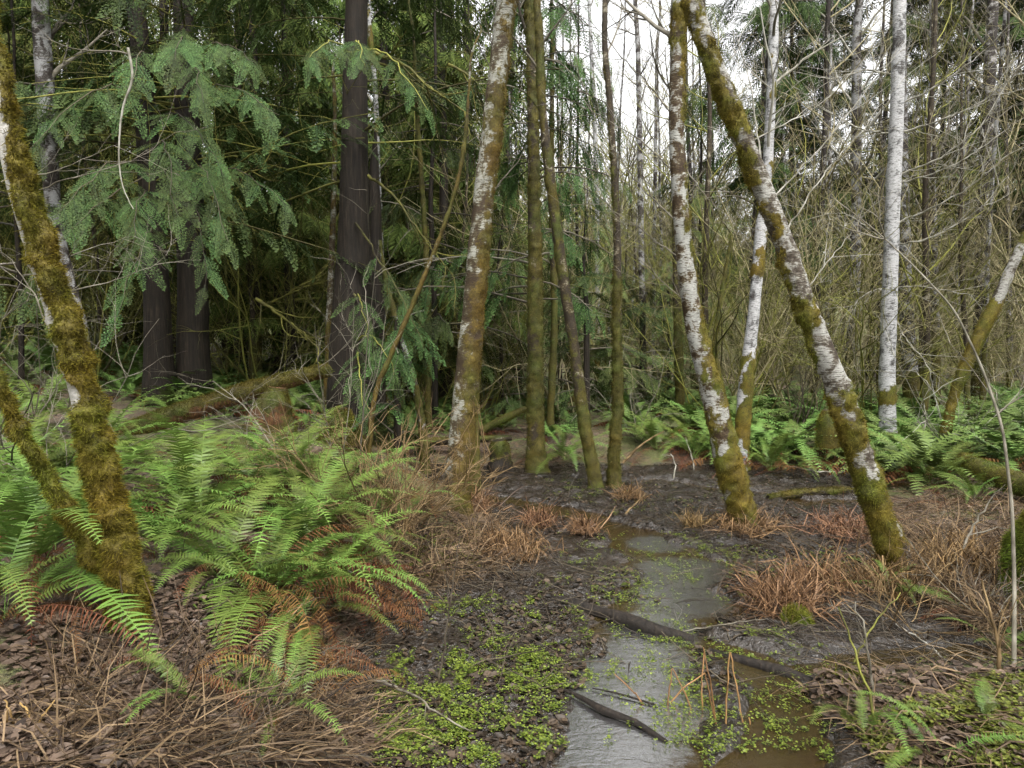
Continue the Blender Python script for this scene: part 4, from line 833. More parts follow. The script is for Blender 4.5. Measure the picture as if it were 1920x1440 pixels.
# ------------------------------------------------------------------ logs and stumps
def log(name, label, pts, bark, seed, moss=None, mossmat=None, blades=0, bl=.02, bw=.004, sides=16, lump=.12, cap=True, ring=.04, group=None):
    """pts: (point, radius) from end to end; the whole log is laid down with its ends closed"""
    rg = np.random.default_rng(seed); P = np.array([p for p, r in pts]); R = np.array([r for p, r in pts]); foot = P[len(P) // 2].copy(); P = P - foot
    S = smooth_path(np.column_stack([P, R]), ring, 5); C, r = S[:, :3], S[:, 3]; K = len(C)
    V, Q = tubes(C[None], np.ones((1, K)), sides); n = nz(V.reshape(K, sides, 3) - C[:, None]); q = C[:, None] + n * r[:, None, None]
    nn = fbm(q * 7 + seed, 3, 7); m = np.zeros((K, sides))
    if moss: m = np.clip(moss(n[..., 2], fbm(q * 5 + seed * 3, 3, 8), np.linspace(0, 1, K)[:, None]), 0, 1)
    X = C[:, None] + n * (r[:, None] * (1 + lump * 2 * (nn - .5)) + .012 * m)[..., None]
    g = Geo().add(X.reshape(-1, 3), Q, moss=m.ravel())
    for e, kk in ((0, 0), (1, K - 1)):
        c = X[kk].mean(0); g.add(np.vstack([X[kk], c[None]]), None, [[j, (j + 1) % sides, sides] for j in range(sides)], moss=.1)
    o = thing(name, label, 'log' if 'stump' not in name else 'stump', foot, group); b = link('wood', g.mesh('wood', bark), o)
    if blades:
        i = rg.integers(0, K - 1, blades * 3); j = rg.integers(0, sides, blades * 3); kp = m[i, j] > rg.uniform(.2, .9, blades * 3); i, j = i[kp][:blades], j[kp][:blades]; u = rg.uniform(0, 1, (len(i), 1)); v = rg.uniform(0, 1, (len(i), 1)); j2 = (j + 1) % sides
        if len(i): mg = Geo(); moss_blades(mg, (X[i, j] * (1 - u) + X[i + 1, j] * u) * (1 - v) + (X[i, j2] * (1 - u) + X[i + 1, j2] * u) * v, n[i, j], bl, bw, rg); tag(link('moss', mg.mesh('moss', mossmat), o), kind='stuff')
    return o
def rest(px, py, up): p = ground_hit(px, py); return p + np.array([0, 0, up])
TOPMOSS = lambda nzz, f, t: nzz * .9 + .35 + (f - .5) * 2.2
ALLMOSS = lambda nzz, f, t: .9 + nzz * .3 + (f - .5) * 1.5
log('nurse_log', 'long fallen nurse log with rotten red side and mossy top, sloping to the broad cedar', [(at(70, 862, 6.3), .08), (at(160, 838, 6.5), .09), (at(240, 812, 6.7), .09), (at(340, 775, 7.0), .095), (at(450, 740, 7.3), .095), (at(540, 715, 7.7), .085), (at(615, 695, 8.1), .07)], BK_ROT, 500, lambda a, f, t: a * .9 + .62 + (f - .5) * 2.4, MS_GREEN, 20000, .035, .006, 20, .22)
log('rotten_stump', 'crumbling red-brown stump under the nurse log', [(at(505, 850, 7.5), .30), (at(505, 790, 7.5), .26), (at(512, 750, 7.5), .2), (at(516, 725, 7.5), .1)], BK_ROT, 501, lambda a, f, t: .8 + a * .3 + (f - .5) * 2.2, MS_GREEN, 12000, .03, .005, 18, .35)
log('mossy_stump', 'moss-covered mound of a stump behind the thick fern patch', [(at(640, 890, 7.3), .30), (at(643, 830, 7.3), .26), (at(634, 790, 7.3), .18), (at(646, 765, 7.3), .03)], BK_ROT, 502, ALLMOSS, MS_GREEN, 22000, .045, .007, 22, .5)
log('sunken_log', 'dark wet log lying half sunk in the mud across the creek', [(flat(1022, 1122, .02), .028), (flat(1080, 1136, .028), .040), (flat(1130, 1150, .022), .036), (flat(1175, 1163, .03), .045), (flat(1230, 1182, .02), .040), (flat(1300, 1200, .0), .026)], BK_WET, 503, sides=22, lump=.28, ring=.02)
log('sunken_log', 'thinner black log end beyond the pale stick, continuing across the pool', [(flat(1330, 1222, -.01), .02), (flat(1400, 1243, .0), .030), (flat(1470, 1262, .005), .034), (flat(1530, 1282, -.01), .02)], BK_WET, 504, lambda a, f, t: -.2 + (f - .5) * 2, None, 0, sides=14, lump=.25, ring=.025)
log('sunken_branch', 'short black branch lying in the silvery water at the bottom edge', [(flat(1058, 1294, .012), .007), (flat(1090, 1308, .018), .013), (flat(1130, 1332, .02), .016), (flat(1190, 1352, .016), .014), (flat(1250, 1392, .0), .009)], BK_WET, 505, sides=12, ring=.015, lump=.35)
log('fallen_branch', 'thin dark branch across the silvery film above the bottom edge', [(flat(1110, 1290, .01), .003), (flat(1160, 1300, .012), .005), (flat(1230, 1322, .006), .005)], BK_WET, 506, sides=8, ring=.02)
log('mossy_log', 'bright yellow-green mossed branch propped behind the brown-mossed alder', [(at(905, 806, 9.6), .05), (at(945, 786, 9.6), .045), (at(990, 765, 9.6), .035)], BK_MOSSY, 507, ALLMOSS, MS_BRIGHT, 3000, .02, .005)
log('mossy_log', 'thin yellow-mossed log lying level at the back of the mud', [(at(690, 842, 9.2), .05), (at(790, 830, 9.2), .05), (at(860, 826, 9.2), .05), (at(960, 822, 9.2), .03)], BK_MOSSY, 508, TOPMOSS, MS_BRIGHT, 3500, .02, .005)
log('mossy_stump', 'small jagged mossy stump beyond the mud next to the straight olive-mossed trunk', [(at(938, 880, 8.6), .15), (at(937, 850, 8.6), .135), (at(936, 832, 8.6), .125), (at(935, 826, 8.6), .07)], BK_CEDAR, 509, lambda a, f, t: t * 1.2 - .2 + (f - .5) * 2, MS_GREEN, 2500, .025, .006, 16, .3)
log('mossy_log', 'mossy log running into the fern slope behind the grey sapling pole', [(at(1800, 862, 7.2), .08), (at(1850, 885, 6.6), .09), (at(1900, 905, 6.2), .10), (at(1990, 930, 5.8), .10)], BK_MOSSY, 510, ALLMOSS, MS_BRIGHT, 7000, .028, .005)
log('mossy_stump', 'bright moss mound at the edge behind the grey sapling pole', [(at(1955, 1120, 3.9), .20), (at(1945, 1040, 3.9), .16), (at(1950, 985, 3.9), .12), (at(1938, 955, 3.9), .02)], BK_MOSSY, 511, ALLMOSS, MS_BRIGHT, 24000, .03, .005, 22, .45)
log('mossy_stump', 'moss-draped stump close behind the big leaning alder', [(at(1553, 838, 7.8), .12), (at(1553, 800, 7.8), .11), (at(1552, 776, 7.8), .08), (at(1550, 768, 7.8), .03)], BK_MOSSY, 512, ALLMOSS, MS_GOLD, 4000, .035, .005)
log('mossy_stump', 'low moss cushion inside the straw tussock by the creek', [(flat(1496, 1165, .02), .07), (flat(1490, 1168, .04), .065), (flat(1502, 1162, .07), .045), (flat(1508, 1160, .09), .004)], BK_MOSSY, 513, ALLMOSS, MS_BRIGHT, 7000, .03, .005, 18, .45)
log('fallen_branch', 'dark mossy log lying in the back channel by the stick tangle', [(rest(1440, 934, .0), .02), (rest(1500, 930, .02), .04), (rest(1560, 926, .02), .045), (rest(1610, 922, .0), .02)], BK_WET, 514, TOPMOSS, MS_GREEN, 3000, .03, .006, 16, .4)

# ------------------------------------------------------------------ sticks, canes and shrubs
def stick(name, label, pts, r, mat, seed, twigs=0, tl=.25, cat='stick', group=None, sides=6, wob=.01, r1=.35):
    rg = np.random.default_rng(seed); P = np.array(pts); foot = P[0].copy(); S = smooth_path(P - foot, .04, 3); K = len(S); S = S + rg.normal(0, wob, S.shape) * .4
    g = Geo(); V, Q = tubes(S[None], (r * np.linspace(1, r1, K))[None], sides); g.add(V, Q, tint=np.repeat(rg.uniform(.2, 1, K), sides))
    if twigs:
        st, d, t, _ = spawn(S[None], twigs, .2, 1, .4, 1.0, rg); B = grow(st, d, tl * rg.uniform(.4, 1.2, twigs), 7, .12, 0.02, rg); V, Q = tubes(B, (r * .45 * np.linspace(1, .3, 7))[None].repeat(twigs, 0), 4); g.add(V, Q, tint=np.repeat(rg.uniform(.2, 1, twigs), 28))
        st, d, t, _ = spawn(B, 3, .2, 1, .4, 1.0, rg); B2 = grow(st, d, tl * rg.uniform(.15, .5, len(st)), 5, .12, .02, rg); V, Q = tubes(B2, (r * .25 * np.linspace(1, .4, 5))[None].repeat(len(st), 0), 3); g.add(V, Q, tint=rg.uniform(.3, 1))
    return tag(link(name, g.mesh(name, mat), None, foot), label, cat, group)
G_ = lambda px, py, up=.015: rest(px, py, up)
stick('sapling_pole', 'smooth grey sapling pole bowing over the fern slope at the edge', [G_(1902, 1255, -.05), at(1902, 1100, 3.25), at(1898, 950, 3.3), at(1880, 800, 3.4), at(1842, 690, 3.5), at(1790, 580, 3.6), at(1715, 500, 3.8), at(1640, 430, 4.0), at(1560, 370, 4.2)], .0105, TW_GREY, 600, 4, .5, 'sapling', sides=10, wob=.0, r1=.25)
stick('hanging_branch', 'curved white-barked dead branch hanging in front of the paired cedars', [at(240, 90, 4.6), at(252, 150, 4.6), at(232, 190, 4.6), at(223, 250, 4.6), at(223, 320, 4.6), at(232, 360, 4.6), at(250, 392, 4.6)], .009, TW_PALE, 601, 0, cat='branch', sides=8, wob=.002)
for k, (lb, pts, r, m, tw) in enumerate([
    ('pale lichened stick crossing the straw at the bottom of the fern bank', [(720, 1165), (700, 1220), (665, 1265)], .012, TW_PALE, 2),
    ('long pale peeling stick pointing down into the green cress', [(690, 1280), (760, 1310), (830, 1350), (880, 1390)], .008, TW_GREY, 2),
    ('thin pale stick crossing behind the peeling stick', [(560, 1215), (640, 1265), (690, 1300)], .007, TW_PALE, 2),
    ('bent grey stick in the straw near the bottom edge', [(485, 1220), (510, 1265), (560, 1305), (555, 1340)], .008, TW_GREY, 1),
    ('short pale stick beside the crossing sticks', [(680, 1225), (710, 1270)], .009, TW_PALE, 0),
    ('thin dark stem standing in the green cress', [(820, 1288), (835, 1200), (850, 1090), (862, 1000)], .006, TW_DARK, 2),
    ('grey stick lying over the front fern of the thick patch', [(590, 1068), (650, 1078), (700, 1100), (720, 1150)], .005, TW_PALE, 3),
    ('brown stick on the litter behind the green cress', [(730, 1095), (800, 1085), (860, 1078)], .012, TW_ORANGE, 0),
    ('pale stick poking up from the creek pool', [(1170, 965), (1190, 945), (1212, 925)], .012, TW_ORANGE, 0),
    ('long leaning pale stick propped on the back fern bank', [(1165, 868), (1200, 835), (1245, 808)], .02, TW_ORANGE, 0),
    ('white twig standing at the back edge of the mud', [(1262, 895), (1268, 870), (1258, 850)], .012, TW_PALE, 1),
    ('white twig beside the fern at the back of the mud', [(1302, 880), (1296, 850), (1285, 820)], .01, TW_PALE, 0),
    ('pale stick slanting into the back channel', [(1458, 870), (1490, 905), (1518, 945)], .01, TW_PALE, 2),
    ('pale stick lying flat across the bank behind the mud', [(1480, 878), (1530, 890), (1590, 888)], .012, TW_PALE, 1),
    ('thin pale stick along the straw before the big leaning alder', [(1440, 968), (1490, 990), (1560, 995), (1620, 998)], .008, TW_PALE, 1),
    ('white forked stick crossed on the fern slope', [(1700, 865), (1725, 830), (1738, 790), (1732, 755)], .015, TW_PALE, 2),
    ('white stick crossing the forked one on the fern slope', [(1705, 815), (1730, 838), (1750, 855)], .015, TW_PALE, 0),
    ('grey forked branch in the straw behind the moss mound', [(1785, 1075), (1806, 1030), (1830, 975), (1862, 930)], .011, TW_GREY, 2),
    ('pale curved cane in the straw by the forked branch', [(1770, 1050), (1820, 1035), (1842, 1010), (1828, 985)], .006, TW_PALE, 0),
    ('white lichened upright stick at the bottom by the dark channel', [(1640, 1305), (1632, 1250), (1622, 1200), (1618, 1160), (1600, 1130)], .007, TW_GREY, 3),
    ('dark green cane rising beside the white lichened stick', [(1650, 1370), (1615, 1260), (1590, 1190), (1572, 1140)], .007, TW_MOSSY, 0),
    ('green bramble cane arching over the dark channel', [(1590, 1260), (1620, 1200), (1660, 1140), (1690, 1110)], .006, TW_MOSSY, 0),
    ('tan broken stalk leaning at the edge under the pole', [(1878, 1260), (1870, 1190), (1852, 1130), (1840, 1090)], .010, TW_ORANGE, 3),
    ('long thin stick across the straw right of the dark channel mouth', [(1680, 1180), (1740, 1220), (1800, 1275)], .005, TW_PALE, 0),
    ('pale branch across the moss mound by the pole', [(1860, 1110), (1900, 1075), (1935, 1040)], .010, TW_PALE, 0),
    ('thin wet twig lying in the mud before the sunken log', [(1110, 1070), (1150, 1075), (1190, 1090)], .006, TW_DARK, 0),
    ('dark twig leaning from the water beside the straw tussock', [(1340, 1110), (1358, 1080), (1372, 1050)], .006, TW_DARK, 1),
    ('thin pale branch bridging from the sunken log to the tussock', [(1190, 1192), (1240, 1200), (1330, 1185), (1440, 1170)], .005, TW_GREY, 1)]):
    lift = 'stem standing' in lb or 'upright' in lb or 'rising' in lb or 'leaning' in lb or 'standing' in lb or 'poking' in lb or 'slanting' in lb or 'arching' in lb or 'beside the fern' in lb or 'forked' in lb or 'crossing' in lb
    if lift:
        B0 = ground_hit(*pts[0]); P = [B0 - np.array([0, 0, .02])] + [at(a, b, B0[1] + .03 * (q + 1)) for q, (a, b) in enumerate(pts[1:])]
    else: P = [G_(a, b, .025 + .01 * (q % 2)) for q, (a, b) in enumerate(pts)]
    stick('fallen_stick', lb.replace('right of', 'near'), P, r, m, 620 + k, tw)

def shrub(label, px, py, H, n, mat, seed, spread=.6, r=.006, kids=(5, 4), Y=None, name='bare_shrub', up=.0, wob=.12):
    rg = np.random.default_rng(seed); B0 = ground_hit(px, py) if Y is None else np.array([*at(px, py, Y)[:2], 0]); B0[2] = on_ground(B0[0], B0[1])[2]
    az = rg.uniform(0, 6.28, n); st = np.stack([rg.normal(0, .06, n), rg.normal(0, .06, n), np.full(n, -.03)], -1); d = np.stack([np.cos(az) * spread, np.sin(az) * spread, np.ones(n)], -1)
    L = H * rg.uniform(.6, 1.15, n); B = grow(st, d, L, 10, wob, up, rg); g = Geo(); rr = r * rg.uniform(.6, 1.2, n)
    for k in range(3):
        K = B.shape[1]; V, Q = tubes(B, np.maximum(rr, .0013)[:, None] * np.linspace(1, .35, K)[None], (6, 4, 3)[k]); g.add(V, Q, tint=np.repeat(rg.uniform(0, 1, len(B)), K * (6, 4, 3)[k]))
        if k < 2: s2, d2, t, ix = spawn(B, kids[k], .2, 1, .4, 1.0, rg); L = L[ix] * rg.uniform(.25, .5, len(s2)); rr = rr[ix] * .55; B = grow(s2, d2, L, 7, .15, .02, rg)
    return tag(link(name, g.mesh(name, mat), None, B0), label, 'shrub')
shrub('orange bare twig bush tangled over the ferns beside the brown-mossed alder', 690, 1000, 1.0, 20, TW_ORANGE, 700, .8, .0065)
shrub('second orange twig bush spreading nearer the brown-mossed alder', 765, 975, .85, 16, TW_ORANGE, 701, .9, .006)
shrub('third orange twig bush, low and spreading above the dead grass bank', 720, 1035, .7, 12, TW_ORANGE, 712, 1.0, .005)
shrub('upright bare pale sapling in front of the broad black cedar', 652, 905, 2.0, 3, TW_GREY, 702, .25, .0065, (9, 4), name='bare_sapling', wob=.05)
shrub('bare grey twigs tangled across the nurse log', 560, 880, 1.0, 6, TW_GREY, 703, 1.1, .006)
shrub('grey twigs reaching across the shaggy gold-mossed alder', 75, 760, 1.5, 9, TW_GREY, 704, .7, .006, Y=4.2)
shrub('long thin twigs rising beside the leaning mossed stem', 40, 900, 1.8, 6, TW_GREY, 705, .6, .007, Y=5.2)
shrub('dead brown weed stalks at the edge of the thick fern patch', 720, 1050, .55, 9, TW_ORANGE, 706, .7, .004)
shrub('bramble canes arching over the straw by the big leaning alder', 1700, 1190, .65, 12, TW_ORANGE, 707, 1.1, .004, (3, 3), up=-.06)
shrub('bare bramble tangle at the edge under the sapling pole', 1850, 1160, .6, 12, TW_GREY, 708, 1.1, .004, (3, 3), up=-.05)
shrub('bare twigs rising from the fern slope near the leaning gold-mossed trunk', 1790, 860, 1.4, 7, TW_PALE, 709, .8, .007)
shrub('thin dark twigs beside the dark fir trunk', 1500, 800, 1.9, 8, TW_DARK, 710, .6, .010, Y=10.2)
shrub('fine twigs spraying from behind the slim mossed trunks', 1190, 840, 1.3, 8, TW_GREY, 711, .8, .006, Y=9.6)

def limb(label, pts, r, mat, seed, kids=10, tl=.7, twig_r=.4, name='bare_branch', up=.02):
    """a long bare branch through the picture, with side twigs"""
    rg = np.random.default_rng(seed); P = np.array([at(*p) for p in pts]); foot = P[0].copy(); S = smooth_path(P - foot, .06, 4); K = len(S); S = S + rg.normal(0, .006, S.shape); g = Geo()
    V, Q = tubes(S[None], (r * np.linspace(1, .25, K))[None], 6); g.add(V, Q, tint=np.repeat(rg.uniform(.2, 1, K), 6))
    st, d, t, _ = spawn(S[None], kids, .1, 1, .35, .9, rg, even=True); B = grow(st, d, tl * rg.uniform(.4, 1.2, kids), 8, .09, up, rg); V, Q = tubes(B, (r * twig_r * np.linspace(1, .3, 8))[None].repeat(kids, 0), 4); g.add(V, Q, tint=np.repeat(rg.uniform(.2, 1, kids), 32))
    st, d, t, _ = spawn(B, 4, .2, 1, .35, .9, rg); B2 = grow(st, d, tl * rg.uniform(.15, .5, len(st)), 6, .1, up, rg); V, Q = tubes(B2, (np.maximum(r * twig_r * .5, .0014) * np.linspace(1, .4, 6))[None].repeat(len(st), 0), 3); g.add(V, Q, tint=np.repeat(rg.uniform(.2, 1, len(st)), 18))
    return g, foot
def limbs_of(name, label, cat, rows, mat, seed, **kw):
    """branches that hang together: one thing with a branch part each"""
    o = None
    for k, (pts, r) in enumerate(rows):
        g, foot = limb('', pts, r, mat, seed + k, **kw)
        if o is None: o = thing(name, label, cat, foot); f0 = foot
        link('branch', g.mesh('branch', mat), o, foot - f0)
limbs_of('birch_branches', 'pale bare branches fanning out from the bright white birch', 'branch', [
    ([(1680, 250, 9.9), (1740, 235, 9.6), (1830, 200, 9.3), (1930, 120, 9.0)], .014), ([(1678, 330, 9.9), (1760, 300, 9.5), (1840, 240, 9.2), (1900, 130, 9.0)], .014), ([(1675, 345, 9.9), (1740, 330, 9.5), (1800, 305, 9.2), (1920, 220, 9.0)], .013),
    ([(1672, 420, 9.9), (1740, 395, 9.6), (1820, 350, 9.3), (1925, 260, 9.0)], .014), ([(1670, 460, 9.9), (1745, 450, 9.5), (1830, 400, 9.2), (1890, 330, 9.0)], .013), ([(1668, 540, 9.9), (1720, 535, 9.6), (1780, 545, 9.4), (1850, 560, 9.2)], .010),
    ([(1668, 540, 9.9), (1630, 545, 9.6), (1600, 570, 9.4), (1588, 610, 9.3)], .010), ([(1672, 460, 9.9), (1630, 430, 9.6), (1590, 400, 9.4), (1540, 400, 9.2)], .010), ([(1680, 250, 9.9), (1620, 245, 9.6), (1550, 210, 9.3), (1460, 140, 9.0)], .012),
    ([(1684, 140, 9.9), (1620, 130, 9.6), (1560, 150, 9.3), (1470, 130, 9.1)], .012), ([(1682, 200, 9.9), (1760, 160, 9.5), (1830, 110, 9.2), (1880, 60, 9.0)], .014), ([(1664, 700, 9.9), (1710, 690, 9.6), (1745, 720, 9.4), (1770, 800, 9.2)], .009), ([(1668, 580, 9.9), (1700, 640, 9.5), (1740, 680, 9.3), (1762, 790, 9.2)], .009)], TW_PALE, 720, kids=9, tl=.75)
limbs_of('alder_branches', 'long thin branches sweeping across the sky gap from the mottled alder', 'branch', [
    ([(1270, 330, 6.6), (1210, 270, 6.6), (1150, 230, 6.6), (1070, 190, 6.6)], .008), ([(1272, 420, 6.6), (1200, 350, 6.6), (1130, 250, 6.6), (1080, 160, 6.6)], .008), ([(1268, 480, 6.6), (1200, 430, 6.6), (1130, 380, 6.6)], .007),
    ([(1275, 300, 6.6), (1330, 380, 6.4), (1400, 430, 6.2)], .007), ([(1270, 230, 6.6), (1210, 150, 6.6), (1150, 90, 6.6), (1100, 30, 6.6)], .008), ([(1280, 560, 6.6), (1230, 520, 6.6), (1190, 440, 6.6)], .006)], TW_GREY, 740, kids=7, tl=.6)
limbs_of('alder_branches', 'mossy limbs slanting down between the broad black cedar and the brown-mossed alder', 'branch', [
    ([(685, 92, 8.2), (760, 120, 8.0), (800, 160, 7.9), (870, 210, 7.7)], .026), ([(690, 110, 8.2), (740, 130, 8.1), (800, 150, 8.0)], .02), ([(690, 330, 8.2), (735, 360, 8.0), (775, 420, 7.9), (850, 520, 7.8)], .02), ([(840, 120, 8.3), (880, 140, 8.2), (930, 200, 8.0)], .02),
    ([(480, 560, 9.0), (540, 600, 8.9), (600, 655, 8.8)], .028), ([(500, 570, 9.3), (560, 545, 9.1), (610, 500, 9.0)], .016), ([(380, 330, 9.0), (440, 328, 8.6), (520, 310, 8.4)], .022), ([(385, 360, 9.2), (440, 400, 8.9), (500, 450, 8.7)], .018)], TW_LIMB, 750, kids=8, tl=.7)
limbs_of('alder_branches', 'thin grey sweeping twigs from the big leaning alder past the slender birch', 'branch', [
    ([(1440, 380, 5.2), (1520, 300, 5.2), (1600, 200, 5.2), (1700, 80, 5.2)], .007), ([(1470, 440, 5.0), (1540, 330, 5.1), (1620, 240, 5.2), (1690, 150, 5.3)], .006), ([(1400, 270, 5.2), (1480, 230, 5.2), (1560, 180, 5.2), (1640, 90, 5.2)], .006),
    ([(1430, 330, 5.2), (1420, 240, 5.2), (1405, 150, 5.2), (1380, 60, 5.2)], .008), ([(1500, 560, 4.9), (1560, 480, 5.0), (1600, 430, 5.1)], .005)], TW_PALE, 770, kids=6, tl=.45)
limbs_of('twig_spray', 'fine grey twigs crossing in front of the paired dark cedars', 'branch', [
    ([(60, 360, 4.6), (150, 330, 4.6), (260, 300, 4.7), (330, 250, 4.8)], .005), ([(0, 340, 4.6), (120, 320, 4.6), (220, 270, 4.7)], .005), ([(120, 550, 4.5), (200, 530, 4.6), (270, 510, 4.6), (310, 480, 4.7)], .005), ([(130, 480, 4.5), (180, 465, 4.6), (250, 440, 4.7)], .004), ([(100, 640, 4.3), (60, 540, 4.3), (20, 480, 4.3), (-30, 430, 4.3)], .006), ([(240, 100, 4.8), (180, 95, 4.8), (100, 85, 4.8)], .006)], TW_GREY, 780, kids=6, tl=.4)

# ------------------------------------------------------------------ grass, straw, cress and litter
ru = np.random.default_rng(800)
def blades(g, p, d, L, w, rg, sag=.5, lift=0.0):
    """bent straw blades: three points, flat strip"""
    N = len(p); L = L[:, None]; d = nz(d); s = nz(np.cross(d, nz(rg.normal(0, 1, (N, 3)) + np.array([0, 0, 1.])))) * (w * rg.uniform(.45, 1.7, N))[:, None] * .5
    m = p + d * L * .5; d2 = nz(d + np.array([0, 0, -1.]) * (sag * rg.uniform(0, 1.4, N))[:, None] + rg.normal(0, .15, (N, 3))); e = m + d2 * L * .5
    e[:, 2] = np.maximum(e[:, 2], gz(e[:, 0], e[:, 1]) + .004 + lift) if lift >= 0 else e[:, 2]; m[:, 2] = np.maximum(m[:, 2], gz(m[:, 0], m[:, 1]) + .006) if lift >= 0 else m[:, 2]
    V = np.stack([p - s, p + s, m + s * .9, m - s * .9, e], 1).reshape(-1, 3); o = np.arange(N)[:, None] * 5; t = rg.uniform(0, 1, N)
    g.add(V, o + np.array([[0, 1, 2, 3]]), o + np.array([[3, 2, 4]]), tint=np.repeat(t, 5))
def region(n, boxes, rg):
    """points on the ground inside pixel boxes (x0, y0, x1, y1, weight), spread evenly over the ground"""
    out = []; w = np.array([b[4] for b in boxes], float); w /= w.sum()
    for b, ww in zip(boxes, w):
        k = int(n * ww); px = rg.uniform(b[0], b[2], k); py = rg.uniform(b[1], b[3], k)
        for sc in np.arange(1):
            z = np.zeros(k) + .1
            for it in range(4):
                a, c = (px - CX) / F, (CY - py) / F; dy = _cp + c * _sp; dz = -_sp + c * _cp; t = (z - CAMZ) / np.minimum(dz, -.02); X, Yy = a * t, dy * t; z = gz(X, Yy)
        ok = (Yy > 1.5) & (Yy < 16); out.append(np.stack([X[ok], Yy[ok], z[ok]], -1))
    return np.concatenate(out)
straw = [(720, 960, 1010, 1090, 3), (780, 1040, 1010, 1130, 1.2), (0, 1290, 560, 1440, .7), (430, 1190, 720, 1440, .9), (250, 1290, 720, 1440, .5), (1480, 960, 1700, 1020, 1.6), (1690, 940, 1960, 1240, 4), (1540, 1060, 1900, 1240, 3), (1330, 990, 1480, 1030, .7), (1060, 950, 1130, 1010, .4), (960, 960, 1040, 1020, .8), (1560, 880, 1960, 960, 1.2), (1180, 850, 1600, 905, 1.2), (1500, 1250, 1960, 1440, .7), (520, 850, 860, 970, 2.2), (860, 790, 1200, 880, 1.6)]
p = region(27000, straw, ru); bkv = bank(p[:, 0], p[:, 1]); p = p[(bkv > .25) & (ru.uniform(0, 1, len(p)) < .35 + f2(p[:, 0], p[:, 1], 2.5, 2, 61))]
lowl = (p[:, 0] < -.4) & (p[:, 1] < 4.2); az = ru.normal(0, .9, len(p)) * np.where(lowl, .75, 1) + 2.4 * np.where(lowl, .4, 1) * (f2(p[:, 0], p[:, 1], .8, 2, 62) - .5) * 3 + np.where(ru.uniform(0, 1, len(p)) < .5, math.pi, 0) + .3; el = np.abs(ru.normal(.12, .28, len(p)))
g = Geo(); blades(g, p + np.array([0, 0, .004]), np.stack([np.cos(az) * np.cos(el), np.sin(az) * np.cos(el), np.sin(el)], -1), ru.uniform(.10, .34, len(p)) * np.where(lowl & (ru.uniform(0, 1, len(p)) < .2), 1.4, 1), .0042, ru)
tag(link('dead_grass', g.mesh('dead_grass', LF_GRASS)), 'matted dead brown grass lying over the banks', 'grass', None, 'stuff')
p = region(2600, [(720, 930, 1010, 1080, 2), (1700, 940, 1960, 1230, 2), (1500, 1040, 1700, 1180, 1), (100, 1200, 700, 1440, 2)], ru); p = p[bank(p[:, 0], p[:, 1]) > .4]
az = ru.uniform(0, 6.28, len(p)); el = np.abs(ru.normal(.7, .35, len(p))); g = Geo(); blades(g, p, np.stack([np.cos(az) * np.cos(el), np.sin(az) * np.cos(el), np.sin(el)], -1), ru.uniform(.15, .42, len(p)), .0045, ru, .5, -1)
tag(link('dead_weed_stalks', g.mesh('dead_weed_stalks', LF_GRASS)), 'thin upright dead stalks standing in the matted grass', 'grass', None, 'stuff')

def tussock(label, px, py, n, L, seed, mat=None, el=.75, cat='tussock', w=.0052, rad_=.06):
    rg = np.random.default_rng(seed); B0 = ground_hit(px, py); az = rg.uniform(0, 6.28, n); e = np.abs(rg.normal(el, .35, n)); q = np.stack([rg.normal(0, rad_, n), rg.normal(0, rad_, n), np.abs(rg.normal(0, .02, n))], -1); g = Geo()
    d = np.stack([np.cos(az) * np.cos(e), np.sin(az) * np.cos(e), np.sin(e)], -1); blades(g, q + B0, d, L * rg.uniform(.4, 1.2, n), w, rg, 1.6, 0)
    V, Q, T, A = g.arrays(); return tag(link('grass_tussock', Geo().add(V - B0, Q, T, tint=A['tint']).mesh('grass_tussock', mat or LF_STRAW), None, B0), label, cat, 'straw tussocks in the mud')
for k, a in enumerate([('big straw tussock with a moss cushion beside the silvery water', 1468, 1140, 520, .36, .6, .09), ('straw skirt round the foot of the mottled alder', 1400, 995, 380, .34, .5, .12), ('small brown tussock on the near bank of the creek', 1095, 1000, 200, .24, .7, .05), ('drooping brown tussock beside the creek bend', 1010, 985, 220, .26, .8, .06),
    ('dead grass heap on the bank at the mud edge', 950, 1040, 420, .34, .7, .14), ('dead grass clump against the foot of the brown-mossed alder', 885, 955, 300, .3, .7, .10), ('tiny tussock with orange leaves in the mud', 1300, 985, 130, .2, .6, .05), ('dead grass heap right at the foot of the big leaning alder', 1690, 1110, 380, .36, .7, .12), ('flattened straw tussock before the big leaning alder', 1590, 1000, 320, .38, .4, .16),
    ('straw clump at the back edge of the mud', 1180, 935, 160, .26, .6, .07), ('straw heap under the forked branch', 1810, 1060, 420, .38, .6, .16), ('brown reed heap by the dark channel', 1540, 1100, 300, .36, .6, .12)]):
    tussock(a[0].replace('right at', 'hugging'), a[1], a[2], int(a[3] * 1.5), a[4] * 1.05, 820 + k, el=a[5], rad_=a[6])
def rush(label, rows, seed, px, py):
    rg = np.random.default_rng(seed); B0 = ground_hit(px, py); g = Geo()
    for pts in rows:
        b = ground_hit(*pts[0]); P = np.array([b - np.array([0, 0, .03])] + [at(a, c, b[1] + .02 * i) for i, (a, c) in enumerate(pts[1:])]) - B0; P = np.concatenate([P[i] + (P[i + 1] - P[i]) * np.linspace(0, 1, 5)[:, None] for i in range(len(P) - 1)])
        P = P + rg.normal(0, .0015, P.shape); V, Q = tubes(P[None], np.linspace(.0042, .0028, len(P))[None], 5); g.add(V, Q, tint=np.repeat(rg.uniform(.2, 1), len(V)))
    return tag(link('dead_rush', g.mesh('dead_rush', LF_RUSH), None, B0), label, 'rush')
